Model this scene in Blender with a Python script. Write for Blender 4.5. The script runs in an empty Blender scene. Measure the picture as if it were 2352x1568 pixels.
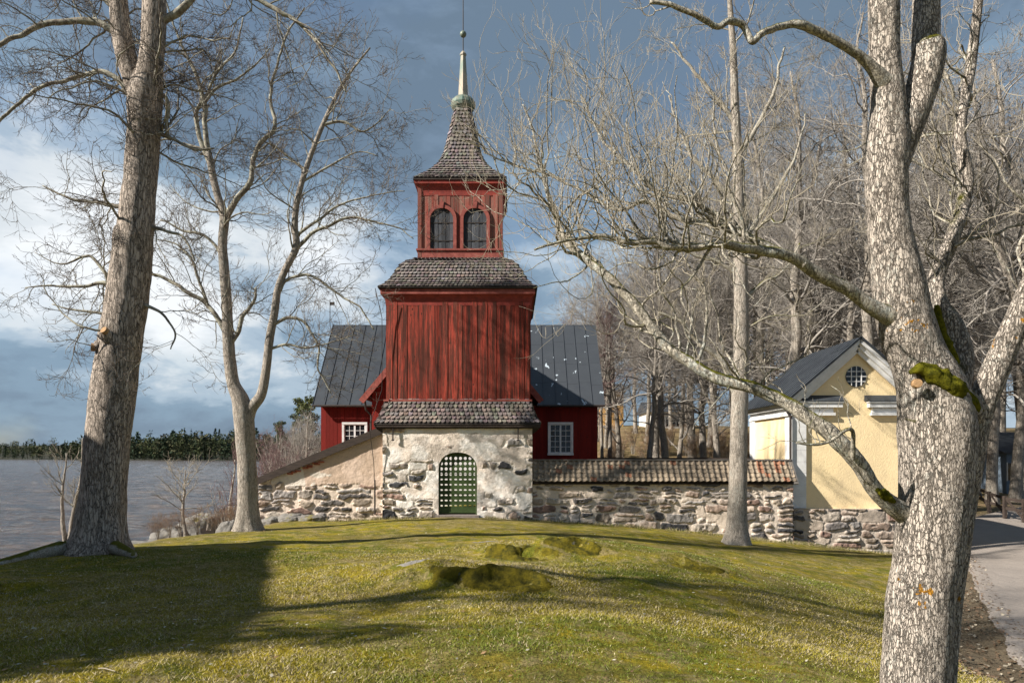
import bpy, math, random
import numpy as np
from math import pi, sin, cos, radians as R
from mathutils import Vector

# ------------------------------------------------------------------ camera, sky, sun
SC = bpy.context.scene
EYE = 1.65
cam_d = bpy.data.cameras.new('camera'); cam = bpy.data.objects.new('camera', cam_d)
SC.collection.objects.link(cam); SC.camera = cam
cam.location = (0, 0, EYE); cam.rotation_euler = (pi/2, 0, 0)
cam_d.sensor_width = 36; cam_d.lens = 24; cam_d.shift_y = 0.111
cam_d.clip_start = 0.05; cam_d.clip_end = 6000

SUN_AZ, SUN_EL = 68, 33          # azimuth: degrees to the left of straight behind the camera
SC.view_settings.view_transform = 'Standard'; SC.view_settings.look = 'None'
SC.view_settings.exposure = 0.92; SC.view_settings.gamma = 1
world = bpy.data.worlds.new('World'); SC.world = world; world.use_nodes = True
sd = bpy.data.lights.new('sun', 'SUN'); sun = bpy.data.objects.new('sun', sd); SC.collection.objects.link(sun)
sd.energy = 5.0; sd.angle = R(0.8); sd.color = (1, .93, .83)
to_sun = Vector((-sin(R(SUN_AZ))*cos(R(SUN_EL)), -cos(R(SUN_AZ))*cos(R(SUN_EL)), sin(R(SUN_EL))))
sun.rotation_euler = to_sun.to_track_quat('Z', 'Y').to_euler()
sun.location = (-30, -10, 30)

def build_world():
    nt = world.node_tree; nt.nodes.clear()
    nd = nt.nodes; lk = nt.links.new
    out = nd.new('ShaderNodeOutputWorld'); bg = nd.new('ShaderNodeBackground'); bg.inputs[1].default_value = 0.078
    sky = nd.new('ShaderNodeTexSky'); sky.sky_type = 'NISHITA'; sky.sun_disc = False
    sky.sun_elevation = R(SUN_EL); sky.sun_rotation = math.atan2(to_sun.x, to_sun.y)
    sky.air_density = 1.0; sky.dust_density = .6; sky.ozone_density = 1.5
    tc = nd.new('ShaderNodeTexCoord')
    def noise(scale, detail, rough, sc=(1, 1, 1), loc=(0, 0, 0), dist=0):
        mp = nd.new('ShaderNodeMapping'); mp.inputs['Scale'].default_value = sc; mp.inputs['Location'].default_value = loc
        lk(tc.outputs['Generated'], mp.inputs[0])
        n = nd.new('ShaderNodeTexNoise'); n.inputs['Scale'].default_value = scale; n.inputs['Detail'].default_value = detail
        n.inputs['Roughness'].default_value = rough; n.inputs['Distortion'].default_value = dist
        lk(mp.outputs[0], n.inputs['Vector']); return n.outputs[0]
    def ramp(x, stops):
        r = nd.new('ShaderNodeValToRGB'); lk(x, r.inputs[0]); cr = r.color_ramp
        while len(cr.elements) > 1: cr.elements.remove(cr.elements[-1])
        cr.elements[0].position = stops[0][0]; cr.elements[0].color = (*stops[0][1], 1)
        for p, c in stops[1:]:
            e = cr.elements.new(p); e.color = (*c, 1)
        cr.interpolation = 'EASE'
        return r.outputs[0]
    def mixc(f, a, b):
        m = nd.new('ShaderNodeMix'); m.data_type = 'RGBA'
        for i, v in ((0, f), (6, a), (7, b)):
            if hasattr(v, 'is_linked'): lk(v, m.inputs[i])
            else: m.inputs[i].default_value = v if i == 0 else (*v, 1)
        return m.outputs[2]
    def math_(op, a, b=0.0, clamp=False):
        m = nd.new('ShaderNodeMath'); m.operation = op; m.use_clamp = clamp
        for i, v in ((0, a), (1, b)):
            if hasattr(v, 'is_linked'): lk(v, m.inputs[i])
            else: m.inputs[i].default_value = v
        return m.outputs[0]
    nrm = nd.new('ShaderNodeVectorMath'); nrm.operation = 'NORMALIZE'; lk(tc.outputs['Generated'], nrm.inputs[0])
    sep = nd.new('ShaderNodeSeparateXYZ'); lk(nrm.outputs[0], sep.inputs[0])
    # bright cloud banks: soft directions broken up by noise
    def blob(u, v, size, amp):
        d = Vector(((u-1176)/1568, 1, (1045-v)/1568)).normalized()
        dp = nd.new('ShaderNodeVectorMath'); dp.operation = 'DOT_PRODUCT'
        lk(nrm.outputs[0], dp.inputs[0]); dp.inputs[1].default_value = d
        mr = nd.new('ShaderNodeMapRange'); mr.interpolation_type = 'SMOOTHERSTEP'
        mr.inputs[1].default_value = cos(size); mr.inputs[2].default_value = 1; mr.inputs[3].default_value = 0; mr.inputs[4].default_value = amp
        lk(dp.outputs['Value'], mr.inputs[0]); return mr.outputs[0]
    tot = None
    for b in [(40, 430, .20, .5), (640, 700, .24, .48), (860, 640, .15, .3), (1230, 600, .22, .45), (1760, 700, .34, .45), (160, 830, .24, .38), (330, 560, .14, .2), (500, 870, .15, .2), (2100, 760, .3, .25)]:
        o = blob(*b); tot = o if tot is None else math_('ADD', tot, o)
    n1 = noise(2.6, 7, .58, (1, 1, 2.2), (3.1, 1.2, .4), .3)
    n2 = noise(7.0, 6, .6, (1, 1, 2.4), (.3, 5.2, 2.4), .2)
    cl = math_('MULTIPLY', math_('SUBTRACT', n1, .5), 1.75)
    cl = math_('ADD', cl, math_('MULTIPLY', math_('SUBTRACT', n2, .5), .95))
    cl = math_('ADD', cl, math_('MULTIPLY', tot, .80), )
    low = ramp(sep.outputs[2], [(0.0, (.05,)*3), (.18, (.10,)*3), (.45, (0.0,)*3)])
    cl = math_('ADD', cl, low)
    col = ramp(cl, [(0.0, (1.2/6, 1.72/6, 2.35/6)), (.15, (1.45/6, 2.05/6, 2.8/6)), (.36, (1.85/6, 2.65/6, 3.5/6)), (.52, (3.2/6, 4.0/6, 4.8/6)), (.72, (5.6/6, 6.0/6, 6.3/6)), (1, (1.2, 1.24, 1.27))])
    sc_ = nd.new('ShaderNodeVectorMath'); sc_.operation = 'SCALE'; lk(col, sc_.inputs[0]); sc_.inputs['Scale'].default_value = 5.6
    # thin holes where clear sky shows
    holes = ramp(noise(3.3, 5, .55, (1, 1, 1.6), (8, 2, 5)), [(.5, (.96,)*3), (.72, (.5,)*3)])
    h2 = nd.new('ShaderNodeSeparateColor'); lk(holes, h2.inputs[0])
    fin = mixc(h2.outputs[0], sky.outputs[0], sc_.outputs[0])
    lk(fin, bg.inputs[0]); lk(bg.outputs[0], out.inputs[0])
build_world()

# ------------------------------------------------------------------ numeric helpers
F = 1568.0
def P(u, v, d):                       # point at distance d seen at (u, v) of the 2352 px wide layout drawing
    return np.array([(u-1176)/F*d, d, EYE+(1045-v)/F*d])
def _hash(i, j, k, s):
    h = (i*374761393 + j*668265263 + k*2147483647 + s*1274126177) & 0xFFFFFFFF
    h = ((h ^ (h >> 13))*1274126177) & 0xFFFFFFFF
    return ((h ^ (h >> 16)) & 0xFFFF)/65535.0
def vnoise(p, s=0):
    p = np.asarray(p, float); f = np.floor(p); t = p-f; t = t*t*(3-2*t); i = f.astype(np.int64)
    r = 0
    for a in (0, 1):
        for b in (0, 1):
            for c in (0, 1):
                w = (t[..., 0] if a else 1-t[..., 0])*(t[..., 1] if b else 1-t[..., 1])*(t[..., 2] if c else 1-t[..., 2])
                r = r+w*_hash(i[..., 0]+a, i[..., 1]+b, i[..., 2]+c, s)
    return r*2-1
def fbm(p, o=4, s=0):
    p = np.asarray(p, float); r = 0; a = 1.0
    for k in range(o):
        r = r+a*vnoise(p*(2.03**k)+k*17.3, s+k); a *= .5
    return r/1.9
def unit(v):
    v = np.asarray(v, float); return v/np.maximum(np.linalg.norm(v, axis=-1, keepdims=True), 1e-9)

# ------------------------------------------------------------------ mesh building
class MB:
    def __init__(s): s.v = []; s.f = []; s.c = []; s.n = 0; s.hascol = False
    def add(s, V, Fc, col=None):
        V = np.asarray(V, float).reshape(-1, 3)
        if not isinstance(Fc, list): Fc = [np.asarray(Fc)]
        elif Fc and not isinstance(Fc[0], np.ndarray):
            g = {}
            for f in Fc: g.setdefault(len(f), []).append(f)
            Fc = [np.array(x) for x in g.values()]
        for a in Fc:
            if len(a): s.f.append(a.astype(np.int64)+s.n)
        if col is None: c = np.ones((len(V), 3))
        else:
            s.hascol = True; c = np.broadcast_to(np.asarray(col, float), (len(V), 3)) if np.asarray(col).ndim == 1 else np.asarray(col, float)
        s.v.append(V); s.c.append(c); s.n += len(V); return s
    def box(s, x0, x1, y0, y1, z0, z1, col=None):
        V = [(x, y, z) for z in (z0, z1) for y in (y0, y1) for x in (x0, x1)]
        return s.add(V, np.array([(0, 2, 3, 1), (4, 5, 7, 6), (0, 1, 5, 4), (1, 3, 7, 5), (3, 2, 6, 7), (2, 0, 4, 6)]), col)
    def bar(s, a, b, w, h, up=(0, 0, 1), col=None):      # rectangular bar from a to b
        a = np.array(a, float); b = np.array(b, float); t = unit(b-a); sd_ = unit(np.cross(t, up)); u = np.cross(sd_, t)
        V = [q+sd_*w/2*i+u*h/2*j for q in (a, b) for j in (-1, 1) for i in (-1, 1)]
        return s.add(V, np.array([(0, 1, 3, 2), (4, 6, 7, 5), (0, 4, 5, 1), (1, 5, 7, 3), (3, 7, 6, 2), (2, 6, 4, 0)]), col)
    def tube(s, pts, rad, k=8, col=None, cap=True):
        pts = np.asarray(pts, float)[None]; rad = np.broadcast_to(np.asarray(rad, float), pts.shape[1])[None]
        V, Fq = tubes(pts, rad, k); s.add(V, Fq, col)
        if cap:
            n = pts.shape[1]; o = s.n-n*k
            s.f.append(np.array([[o+i for i in range(k)][::-1]])); s.f.append(np.array([[o+(n-1)*k+i for i in range(k)]]))
        return s
    def prism(s, poly, y0, y1, col=None):                # poly in x,z, extruded along y
        n = len(poly); V = [(x, y0, z) for x, z in poly]+[(x, y1, z) for x, z in poly]
        Fc = [tuple(range(n)), tuple(range(2*n-1, n-1, -1))]+[(i, i+n, (i+1) % n+n, (i+1) % n) for i in range(n)]
        return s.add(V, Fc, col)
    def build(s, name, mat, parent=None, smooth=False):
        me = bpy.data.meshes.new(name)
        V = np.concatenate(s.v); me.vertices.add(len(V)); me.vertices.foreach_set('co', V.astype(np.float32).ravel())
        nl = sum(a.size for a in s.f); nf = sum(len(a) for a in s.f)
        me.loops.add(nl); me.polygons.add(nf)
        me.loops.foreach_set('vertex_index', np.concatenate([a.ravel() for a in s.f]).astype(np.int32))
        tot = np.concatenate([np.full(len(a), a.shape[1]) for a in s.f]); st = np.concatenate([[0], np.cumsum(tot)[:-1]])
        me.polygons.foreach_set('loop_start', st.astype(np.int32))
        me.polygons.foreach_set('use_smooth', np.full(nf, bool(smooth)))
        me.update(calc_edges=True); me.validate()
        if s.hascol:
            ca = me.color_attributes.new('col', 'FLOAT_COLOR', 'POINT')
            C = np.concatenate(s.c); C = np.concatenate([C, np.ones((len(C), 1))], 1)
            ca.data.foreach_set('color', C.astype(np.float32).ravel())
        me.materials.append(mat)
        o = bpy.data.objects.new(name, me); SC.collection.objects.link(o)
        if parent: o.parent = parent; o.matrix_parent_inverse = mpi(parent)
        return o
def mpi(p):
    from mathutils import Matrix
    if p.parent: return Matrix.Identity(4)
    return Matrix.Translation(-p.location)
def tubes(pts, rad, k):
    """pts (B,n,3), rad (B,n) -> verts and quad faces"""
    B, n, _ = pts.shape
    t = np.empty_like(pts); t[:, 1:-1] = pts[:, 2:]-pts[:, :-2]; t[:, 0] = pts[:, 1]-pts[:, 0]; t[:, -1] = pts[:, -1]-pts[:, -2]
    t = unit(t); ov = unit(pts[:, -1]-pts[:, 0])
    ref = np.where(np.abs(ov[:, :1]) < .6, np.array([[1., 0, 0]]), np.array([[0, 1., 0]]))
    ref = unit(np.cross(ov, ref))[:, None, :]
    a = unit(np.cross(t, ref)); b = np.cross(t, a)
    th = np.arange(k)*2*pi/k
    V = pts[:, :, None, :]+rad[:, :, None, None]*(a[:, :, None, :]*np.cos(th)[None, None, :, None]+b[:, :, None, :]*np.sin(th)[None, None, :, None])
    i = np.arange(k); j = (i+1) % k; r = np.arange(n-1)
    q = np.stack(np.broadcast_arrays((r*k)[:, None]+i, (r*k)[:, None]+j, ((r+1)*k)[:, None]+j, ((r+1)*k)[:, None]+i), -1).reshape(-1, 4)
    Fq = (np.arange(B)*n*k)[:, None, None]+q[None]
    return V.reshape(-1, 3), Fq.reshape(-1, 4)

def tag(o, label=None, cat=None, group=None, kind=None):
    if label: o['label'] = label
    if cat: o['category'] = cat
    if group: o['group'] = group
    if kind: o['kind'] = kind
    return o
def thing(name, label, cat, loc=(0, 0, 0), group=None):
    o = bpy.data.objects.new(name, None); o.location = loc; o.empty_display_size = .3; SC.collection.objects.link(o)
    return tag(o, label, cat, group)

# ------------------------------------------------------------------ materials
class NT:
    def __init__(s, name):
        s.m = bpy.data.materials.new(name); s.m.use_nodes = True; s.t = s.m.node_tree; s.t.nodes.clear()
        s.out = s.t.nodes.new('ShaderNodeOutputMaterial'); s.b = s.t.nodes.new('ShaderNodeBsdfPrincipled')
        s.t.links.new(s.b.outputs[0], s.out.inputs[0]); s.tc = None
    def set(s, inp, v):
        if hasattr(v, 'is_linked'): s.t.links.new(v, inp)
        elif isinstance(v, (tuple, list)) and inp.type == 'RGBA': inp.default_value = (*v[:3], 1)
        else: inp.default_value = v
    def coord(s, scale=(1, 1, 1), kind='Object', rot=(0, 0, 0), loc=(0, 0, 0)):
        if not s.tc: s.tc = s.t.nodes.new('ShaderNodeTexCoord')
        m = s.t.nodes.new('ShaderNodeMapping'); m.inputs['Scale'].default_value = scale; m.inputs['Rotation'].default_value = rot; m.inputs['Location'].default_value = loc
        s.t.links.new(s.tc.outputs[kind], m.inputs[0]); return m.outputs[0]
    def noise(s, scale, detail=5, rough=.55, vec=None, dist=0, out=0):
        n = s.t.nodes.new('ShaderNodeTexNoise'); s.set(n.inputs['Vector'], vec if vec is not None else s.coord())
        n.inputs['Scale'].default_value = scale; n.inputs['Detail'].default_value = detail; n.inputs['Roughness'].default_value = rough; n.inputs['Distortion'].default_value = dist
        return n.outputs[out]
    def vor(s, scale, feature='F1', vec=None, out=0, rand=1):
        n = s.t.nodes.new('ShaderNodeTexVoronoi'); n.feature = feature; s.set(n.inputs['Vector'], vec if vec is not None else s.coord())
        n.inputs['Scale'].default_value = scale; n.inputs['Randomness'].default_value = rand
        return n.outputs[out]
    def ramp(s, x, stops):
        r = s.t.nodes.new('ShaderNodeValToRGB'); s.set(r.inputs[0], x); cr = r.color_ramp
        while len(cr.elements) > 1: cr.elements.remove(cr.elements[-1])
        fx = lambda c: (c, c, c, 1) if not isinstance(c, (tuple, list)) else (*c, 1)
        cr.elements[0].position = stops[0][0]; cr.elements[0].color = fx(stops[0][1])
        for p, c in stops[1:]: cr.elements.new(p).color = fx(c)
        return r.outputs[0]
    def mix(s, f, a, b, mode='MIX'):
        m = s.t.nodes.new('ShaderNodeMix'); m.data_type = 'RGBA'; m.blend_type = mode
        s.set(m.inputs[0], f); s.set(m.inputs[6], a); s.set(m.inputs[7], b); return m.outputs[2]
    def math(s, op, a, b=0., clamp=False):
        m = s.t.nodes.new('ShaderNodeMath'); m.operation = op; m.use_clamp = clamp; s.set(m.inputs[0], a); s.set(m.inputs[1], b); return m.outputs[0]
    def attr(s, name='col'):
        a = s.t.nodes.new('ShaderNodeAttribute'); a.attribute_name = name; return a.outputs['Color']
    def normal_z(s):
        g = s.t.nodes.new('ShaderNodeNewGeometry'); x = s.t.nodes.new('ShaderNodeSeparateXYZ'); s.t.links.new(g.outputs['Normal'], x.inputs[0]); return x.outputs[2]
    def bump(s, h, dist=.02, strength=1.0, prev=None):
        b = s.t.nodes.new('ShaderNodeBump'); b.inputs['Distance'].default_value = dist; b.inputs['Strength'].default_value = strength
        s.set(b.inputs['Height'], h)
        if prev is not None: s.t.links.new(prev, b.inputs['Normal'])
        return b.outputs[0]
    def done(s, col, rough=.8, nrm=None, metal=0, spec=None):
        s.set(s.b.inputs['Base Color'], col); s.set(s.b.inputs['Roughness'], rough); s.b.inputs['Metallic'].default_value = metal
        if spec is not None: s.b.inputs['Specular IOR Level'].default_value = spec
        if nrm is not None: s.t.links.new(nrm, s.b.inputs['Normal'])
        return s.m

def simple(name, a, b, scale=6, rough=.8, bump=0.01, attr=False, stretch=(1, 1, 1), detail=6, metal=0, bscale=None, lo=.35, hi=.65, spec=.3):
    n = NT(name); v = n.coord(stretch)
    c = n.mix(n.ramp(n.noise(scale, detail, .6, v), [(lo, 0.), (hi, 1.)]), a, b)
    if attr: c = n.mix(1.0, c, n.attr(), 'MULTIPLY')
    nb = n.bump(n.noise(bscale or scale*4, 5, .6, v), bump) if bump else None
    return n.done(c, rough, nb, metal, spec)

def bark(name, base=(.27, .235, .20), dark=(.035, .028, .022), lich=(.50, .50, .45), lichamt=.5, scale=24, vs=.42, bump=.03, moss=.0, crack=.09):
    n = NT(name)
    v = n.coord((1, 1, vs)); w = n.noise(7, 6, .7, v, out=1)
    vv = n.t.nodes.new('ShaderNodeVectorMath'); vv.operation = 'MULTIPLY_ADD'; n.set(vv.inputs[0], w); wp = .055 if name == 'bark_oak' else .12; vv.inputs[1].default_value = (wp, wp, wp); n.set(vv.inputs[2], v)
    rd_ = .82 if name == 'bark_oak' else 1
    e = n.vor(scale, 'DISTANCE_TO_EDGE', vv.outputs[0], rand=rd_); cellc = n.vor(scale, 'F1', vv.outputs[0], out=1, rand=rd_)
    rid = n.noise(scale*.75, 7, .72, n.coord((1, 1, vs*.5), loc=(2, 5, 1)), dist=.6)      # long furrows
    fur = n.ramp(n.math('ABSOLUTE', n.math('SUBTRACT', rid, .5)), [(.0, 0.), (.014, .5), (.035, 1.)])
    ck = n.ramp(e, [(0.0, .0), (crack*.35, .35), (crack, 1.)])
    gate = n.ramp(n.noise(5, 5, .7, v), [(.40, 0.), (.62, 1.)])
    if name == 'bark_oak':
        wob = n.math('MULTIPLY', n.math('SUBTRACT', n.noise(21, 5, .75, n.coord((1, 1, .35), loc=(4, 4, 1))), .5), .26)
        ck = n.ramp(n.math('ADD', e, wob), [(0.0, .0), (.035, .5), (.09, 1.)]); gate = n.math('MULTIPLY', gate, .6)
    ck = n.mix(1.0, n.mix(n.math('MULTIPLY', gate, .55), ck, (1, 1, 1)), n.mix(.25, fur, (1, 1, 1)), 'MULTIPLY')
    c = n.mix(n.noise(2.2, 6, .65), base, tuple(x*.66 for x in base))
    sepc = n.t.nodes.new('ShaderNodeSeparateColor'); n.set(sepc.inputs[0], cellc)
    c = n.mix(n.math('MULTIPLY', sepc.outputs[0], .3), c, tuple(min(1, x*1.35) for x in base))
    fn = n.noise(95, 5, .8, v)
    c = n.mix(n.ramp(fn, [(.38, 0.), (.62, .4)]), c, tuple(min(1, x*1.45) for x in base))
    lm = n.ramp(n.math('ADD', n.math('MULTIPLY', n.noise(3.1, 6, .7, n.coord((1, 1, .8), loc=(3, 1, 7))), .45), n.math('MULTIPLY', n.noise(34, 5, .7, n.coord((1, 1, .6), loc=(3, 1, 7))), .55)), [(.545-.03*lichamt, 0.), (.585, lichamt)])
    c = n.mix(lm, c, n.mix(n.noise(50, 4), lich, tuple(x*.62 for x in lich)))
    c = n.mix(ck, dark, c)
    if moss:
        mm = n.math('ADD', n.math('MULTIPLY', n.normal_z(), .55), n.math('MULTIPLY', n.noise(2.0, 7, .7, n.coord(loc=(1, 8, 3))), .9))
        mr = n.ramp(mm, [(1.0-.34*moss-.1, 0.), (1.0-.34*moss+.03, 1.)])
        c = n.mix(mr, c, n.mix(n.noise(24, 4), (.17, .16, .012), (.05, .055, .008)))
    if name == 'bark_oak':
        c = n.mix(n.ramp(n.math('MULTIPLY', n.noise(2.1, 3, .5, n.coord(loc=(6, 2, 2))), n.noise(17, 5, .6, n.coord(loc=(2, 2, 2)))), [(.405, 0.), (.415, 1.)]), c, (.50, .24, .03))
    hh = n.math('ADD', n.math('MULTIPLY', ck, .8), n.math('MULTIPLY', n.noise(60, 7, .75), .5))
    b = n.bump(hh, bump)
    b = n.bump(n.noise(6, 3), .02, .8, b)
    return n.done(c, .92, b, spec=.15)

M = {}
def mats():
    M['bark_oak'] = bark('bark_oak', (.53, .465, .40), dark=(.085, .07, .056), moss=.70, lichamt=.7, scale=48, vs=.36, bump=.02, crack=.14)
    M['bark_left'] = bark('bark_left', (.50, .425, .36), lich=(.50, .46, .41), lichamt=.6, scale=20, vs=.22, bump=.016, moss=.12)
    M['bark_mid'] = bark('bark_mid', (.42, .37, .315), lichamt=.7, scale=30, vs=.18, bump=.008, crack=.07)
    M['bark_far'] = bark('bark_far', (.37, .325, .275), lichamt=.7, scale=16, vs=.2, bump=.012, crack=.07)
    M['branch'] = simple('branch', (.16, .135, .11), (.38, .37, .30), 9, .9, .006, spec=.15, lo=.38, hi=.6)
    M['branch_mossy'] = bark('branch_mossy', (.44, .40, .33), lich=(.62, .63, .57), lichamt=1., scale=34, vs=.8, bump=.006, moss=.50, crack=.05)
    M['twig'] = simple('twig', (.10, .078, .062), (.20, .17, .14), 5, .9, 0, spec=.15)
    M['twig_pale'] = simple('twig_pale', (.40, .355, .28), (.24, .21, .16), 4, .85, 0, spec=.2)
    M['twig_far'] = simple('twig_far', (.34, .315, .28), (.19, .17, .155), 1.2, .9, 0, spec=.1)
    M['twig_purple'] = simple('twig_purple', (.20, .13, .125), (.14, .09, .085), 1.2, .9, 0, spec=.1)
    # red boards: falu red worn to brown bare wood
    def boards(name, red, worn, lo, hi):
        n = NT(name); v = n.coord((6, 6, .35)); v2 = n.coord((22, 22, .9))
        g = n.noise(4, 7, .65, v2)
        wear = n.math('ADD', n.math('MULTIPLY', n.noise(2.0, 6, .65, v), .75), n.math('MULTIPLY', g, .3))
        c = n.mix(n.ramp(wear, [(lo, 0.), (hi, 1.)]), red, worn)
        c = n.mix(n.ramp(g, [(.42, 0.), (.75, .5)]), c, tuple(x*.35 for x in red))
        c = n.mix(1.0, c, n.attr(), 'MULTIPLY')
        kn = n.ramp(n.vor(2.6, 'F1', n.coord((1.6, 1.6, .8))), [(.0, 0.), (.07, 0.), (.10, 1.)])
        c = n.mix(kn, (.05, .018, .012), c)
        b = n.bump(g, .008)
        return n.done(c, .85, b, spec=.2)
    M['boards'] = boards('red_boards', (.42, .066, .042), (.10, .034, .024), .42, .56)
    M['boards_worn'] = boards('worn_boards', (.31, .058, .042), (.26, .14, .11), .40, .58)
    M['boards_church'] = boards('church_boards', (.20, .018, .013), (.11, .015, .012), .5, .8)
    M['red_paint'] = simple('red_paint', (.31, .05, .036), (.19, .034, .027), 5, .75, .004, stretch=(1, 1, 1))
    M['red_trim'] = simple('red_trim', (.33, .095, .075), (.20, .05, .04), 6, .8, .004)
    M['shutter'] = simple('shutter_wood', (.045, .050, .060), (.15, .15, .16), 3, .8, .006, stretch=(14, 14, 1), attr=True, lo=.5, hi=.85)
    M['shingle'] = simple('shingle_wood', (.225, .20, .185), (.12, .105, .10), 9, .9, .006, attr=True, stretch=(1, 1, .6))
    M['underlay'] = simple('underlay', (.03, .025, .022), (.05, .04, .035), 8, .9, 0)
    M['tile'] = simple('clay_tile', (.36, .31, .25), (.19, .165, .14), 12, .9, .006, attr=True)
    M['dark_wood'] = simple('dark_wood', (.035, .026, .022), (.07, .052, .043), 3, .85, .008, stretch=(1, 6, 14))
    M['grey_wood'] = simple('grey_wood', (.20, .18, .16), (.11, .10, .09), 3, .85, .008, stretch=(1, 6, 14))
    # plaster
    n = NT('lime_plaster')
    c = n.mix(n.ramp(n.noise(1.3, 7, .62), [(.44, 0.), (.60, 1.)]), (.80, .74, .66), (.62, .47, .37))
    c = n.mix(n.ramp(n.noise(2.4, 8, .7, n.coord(loc=(4, 4, 4))), [(.56, 0.), (.66, .85)]), c, (.42, .36, .30))
    c = n.mix(n.ramp(n.noise(9, 6, .7, n.coord(loc=(1, 4, 4))), [(.6, 0.), (.75, .7)]), c, (.30, .22, .17))
    M['plaster'] = n.done(c, .92, n.bump(n.noise(20, 7, .7), .012, 1.0, n.bump(n.noise(4, 4), .03)), spec=.15)
    n = NT('smooth_render')
    c = n.mix(n.ramp(n.noise(1.6, 6, .6), [(.4, 0.), (.62, 1.)]), (.52, .39, .30), (.64, .50, .40))
    c = n.mix(n.ramp(n.noise(1.9, 8, .7, n.coord(loc=(9, 4, 4))), [(.6, 0.), (.63, 1.)]), c, (.78, .71, .62))
    M['render'] = n.done(c, .92, n.bump(n.noise(14, 5), .006), spec=.15)
    n = NT('masonry')
    c = n.mix(n.noise(13, 8, .75), (1.25, 1.22, 1.2), (.62, .60, .58))
    c = n.mix(1.0, n.attr(), c, 'MULTIPLY')
    c = n.mix(n.ramp(n.noise(2.6, 8, .75, n.coord(loc=(0, 9, 0))), [(.62, 0.), (.72, .3)]), c, (.28, .18, .10))
    M['masonry'] = n.done(c, .93, n.bump(n.noise(15, 8, .72), .022), spec=.12)
    n = NT('mortar')
    c = n.mix(n.ramp(n.noise(2.2, 7, .65), [(.4, 0.), (.6, 1.)]), (.68, .58, .49), (.46, .38, .31))
    M['mortar'] = n.done(c, .95, n.bump(n.noise(16, 7, .7), .03), spec=.1)
    n = NT('granite')
    c = n.mix(n.noise(11, 8, .75), (1, 1, 1), (.45, .43, .42))
    c = n.mix(n.ramp(n.noise(5, 6, .7, n.coord(loc=(7, 0, 0))), [(.6, 0.), (.75, .6)]), c, (1.3, 1.2, 1.05))
    c = n.mix(1.0, c, n.attr(), 'MULTIPLY')
    c = n.mix(n.ramp(n.noise(3.3, 7, .7, n.coord(loc=(0, 9, 0))), [(.62, 0.), (.70, .7)]), c, (.35, .20, .09))
    M['stone'] = n.done(c, .9, n.bump(n.noise(13, 8, .7), .03), spec=.2)
    # yellow roughcast
    n = NT('yellow_roughcast')
    rc = n.noise(15, 6, .65)
    c = n.mix(n.noise(1.1, 5), (.93, .75, .46), (.88, .69, .40))
    c = n.mix(n.ramp(n.noise(.9, 8, .75, n.coord((1, 1, .5), loc=(3, 3, 3))), [(.50, 0.), (.68, .55)]), c, (.66, .52, .33))
    M['yellow'] = n.done(c, .92, n.bump(rc, .022, .7, n.bump(n.noise(34, 3), .01)), spec=.1)
    M['white'] = simple('white_paint', (.78, .78, .78), (.66, .66, .65), 4, .6, .002)
    M['metal_roof'] = simple('sheet_metal', (.052, .060, .070), (.036, .041, .050), 1.5, .5, .004, detail=8)
    n = NT('peeling_sheet_metal')
    c = n.mix(n.noise(1.5, 8), (.055, .063, .073), (.038, .043, .052))
    c = n.mix(n.ramp(n.noise(2.4, 5, .5, n.coord((1.0, 1.0, .8), loc=(3.3, 2, 0)), dist=.4), [(.675, 0.), (.682, 1.)]), c, (.45, .52, .58))
    M['metal_peel'] = n.done(c, .5, n.bump(n.noise(3, 3), .004))
    n = NT('moss')
    M['moss'] = n.done(n.mix(n.ramp(n.noise(28, 6, .75), [(.38, 0.), (.62, 1.)]), (.17, .16, .012), (.05, .052, .008)), .95, n.bump(n.noise(60, 5, .8), .015), spec=.05)
    M['copper'] = simple('verdigris_copper', (.17, .23, .19), (.40, .33, .26), 3.5, .6, .004, stretch=(1, 1, .35), metal=.15)
    M['copper_dark'] = simple('copper_dark', (.11, .17, .145), (.22, .23, .18), 5, .5, .003, metal=.2)
    M['iron'] = simple('iron', (.02, .018, .017), (.05, .035, .028), 12, .6, .003)
    M['green'] = simple('green_paint', (.052, .085, .026), (.036, .06, .018), 6, .55, .003)
    M['glass'] = simple('window_glass', (.012, .014, .016), (.022, .025, .03), 3, .05, 0, spec=.6)
    M['rock'] = None
    n = NT('mossy_rock')
    c = n.mix(n.noise(5, 7, .7), (.34, .33, .32), (.13, .125, .12))
    mm = n.math('ADD', n.math('MULTIPLY', n.normal_z(), .25), n.noise(2.6, 8, .7))
    mossc = n.mix(n.ramp(n.noise(7, 6, .65), [(.35, 0.), (.62, 1.)]), (.25, .20, .018), (.075, .07, .014))
    c = n.mix(n.ramp(mm, [(.47, 0.), (.53, 1.)]), c, mossc)
    M['rock'] = n.done(c, .95, n.bump(n.noise(9, 8, .75), .12, 1, n.bump(n.noise(45, 4, .8), .03)), spec=.1)
    n = NT('bare_rock')
    c = n.mix(n.noise(4, 7, .7), (.28, .265, .245), (.12, .112, .10))
    c = n.mix(n.ramp(n.noise(1.6, 6, .7), [(.58, 0.), (.66, 1.)]), c, (.20, .17, .04))
    M['bare_rock'] = n.done(c, .9, n.bump(n.noise(5, 7, .7), .06), spec=.2)
    # lawn
    n = NT('lawn')
    big = n.noise(.33, 5, .6); med = n.noise(1.7, 7, .68); fine = n.noise(38, 5, .75, n.coord((1, .55, 1)))
    g = n.mix(n.ramp(med, [(.40, 0.), (.58, 1.)]), (.32, .262, .026), (.125, .140, .022))
    g = n.mix(n.ramp(big, [(.44, 0.), (.58, .7)]), g, (.175, .150, .050))
    g = n.mix(n.ramp(n.noise(3.4, 7, .72, n.coord(loc=(5, 5, 0))), [(.48, 0.), (.60, .8)]), g, (.30, .25, .135))
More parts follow.
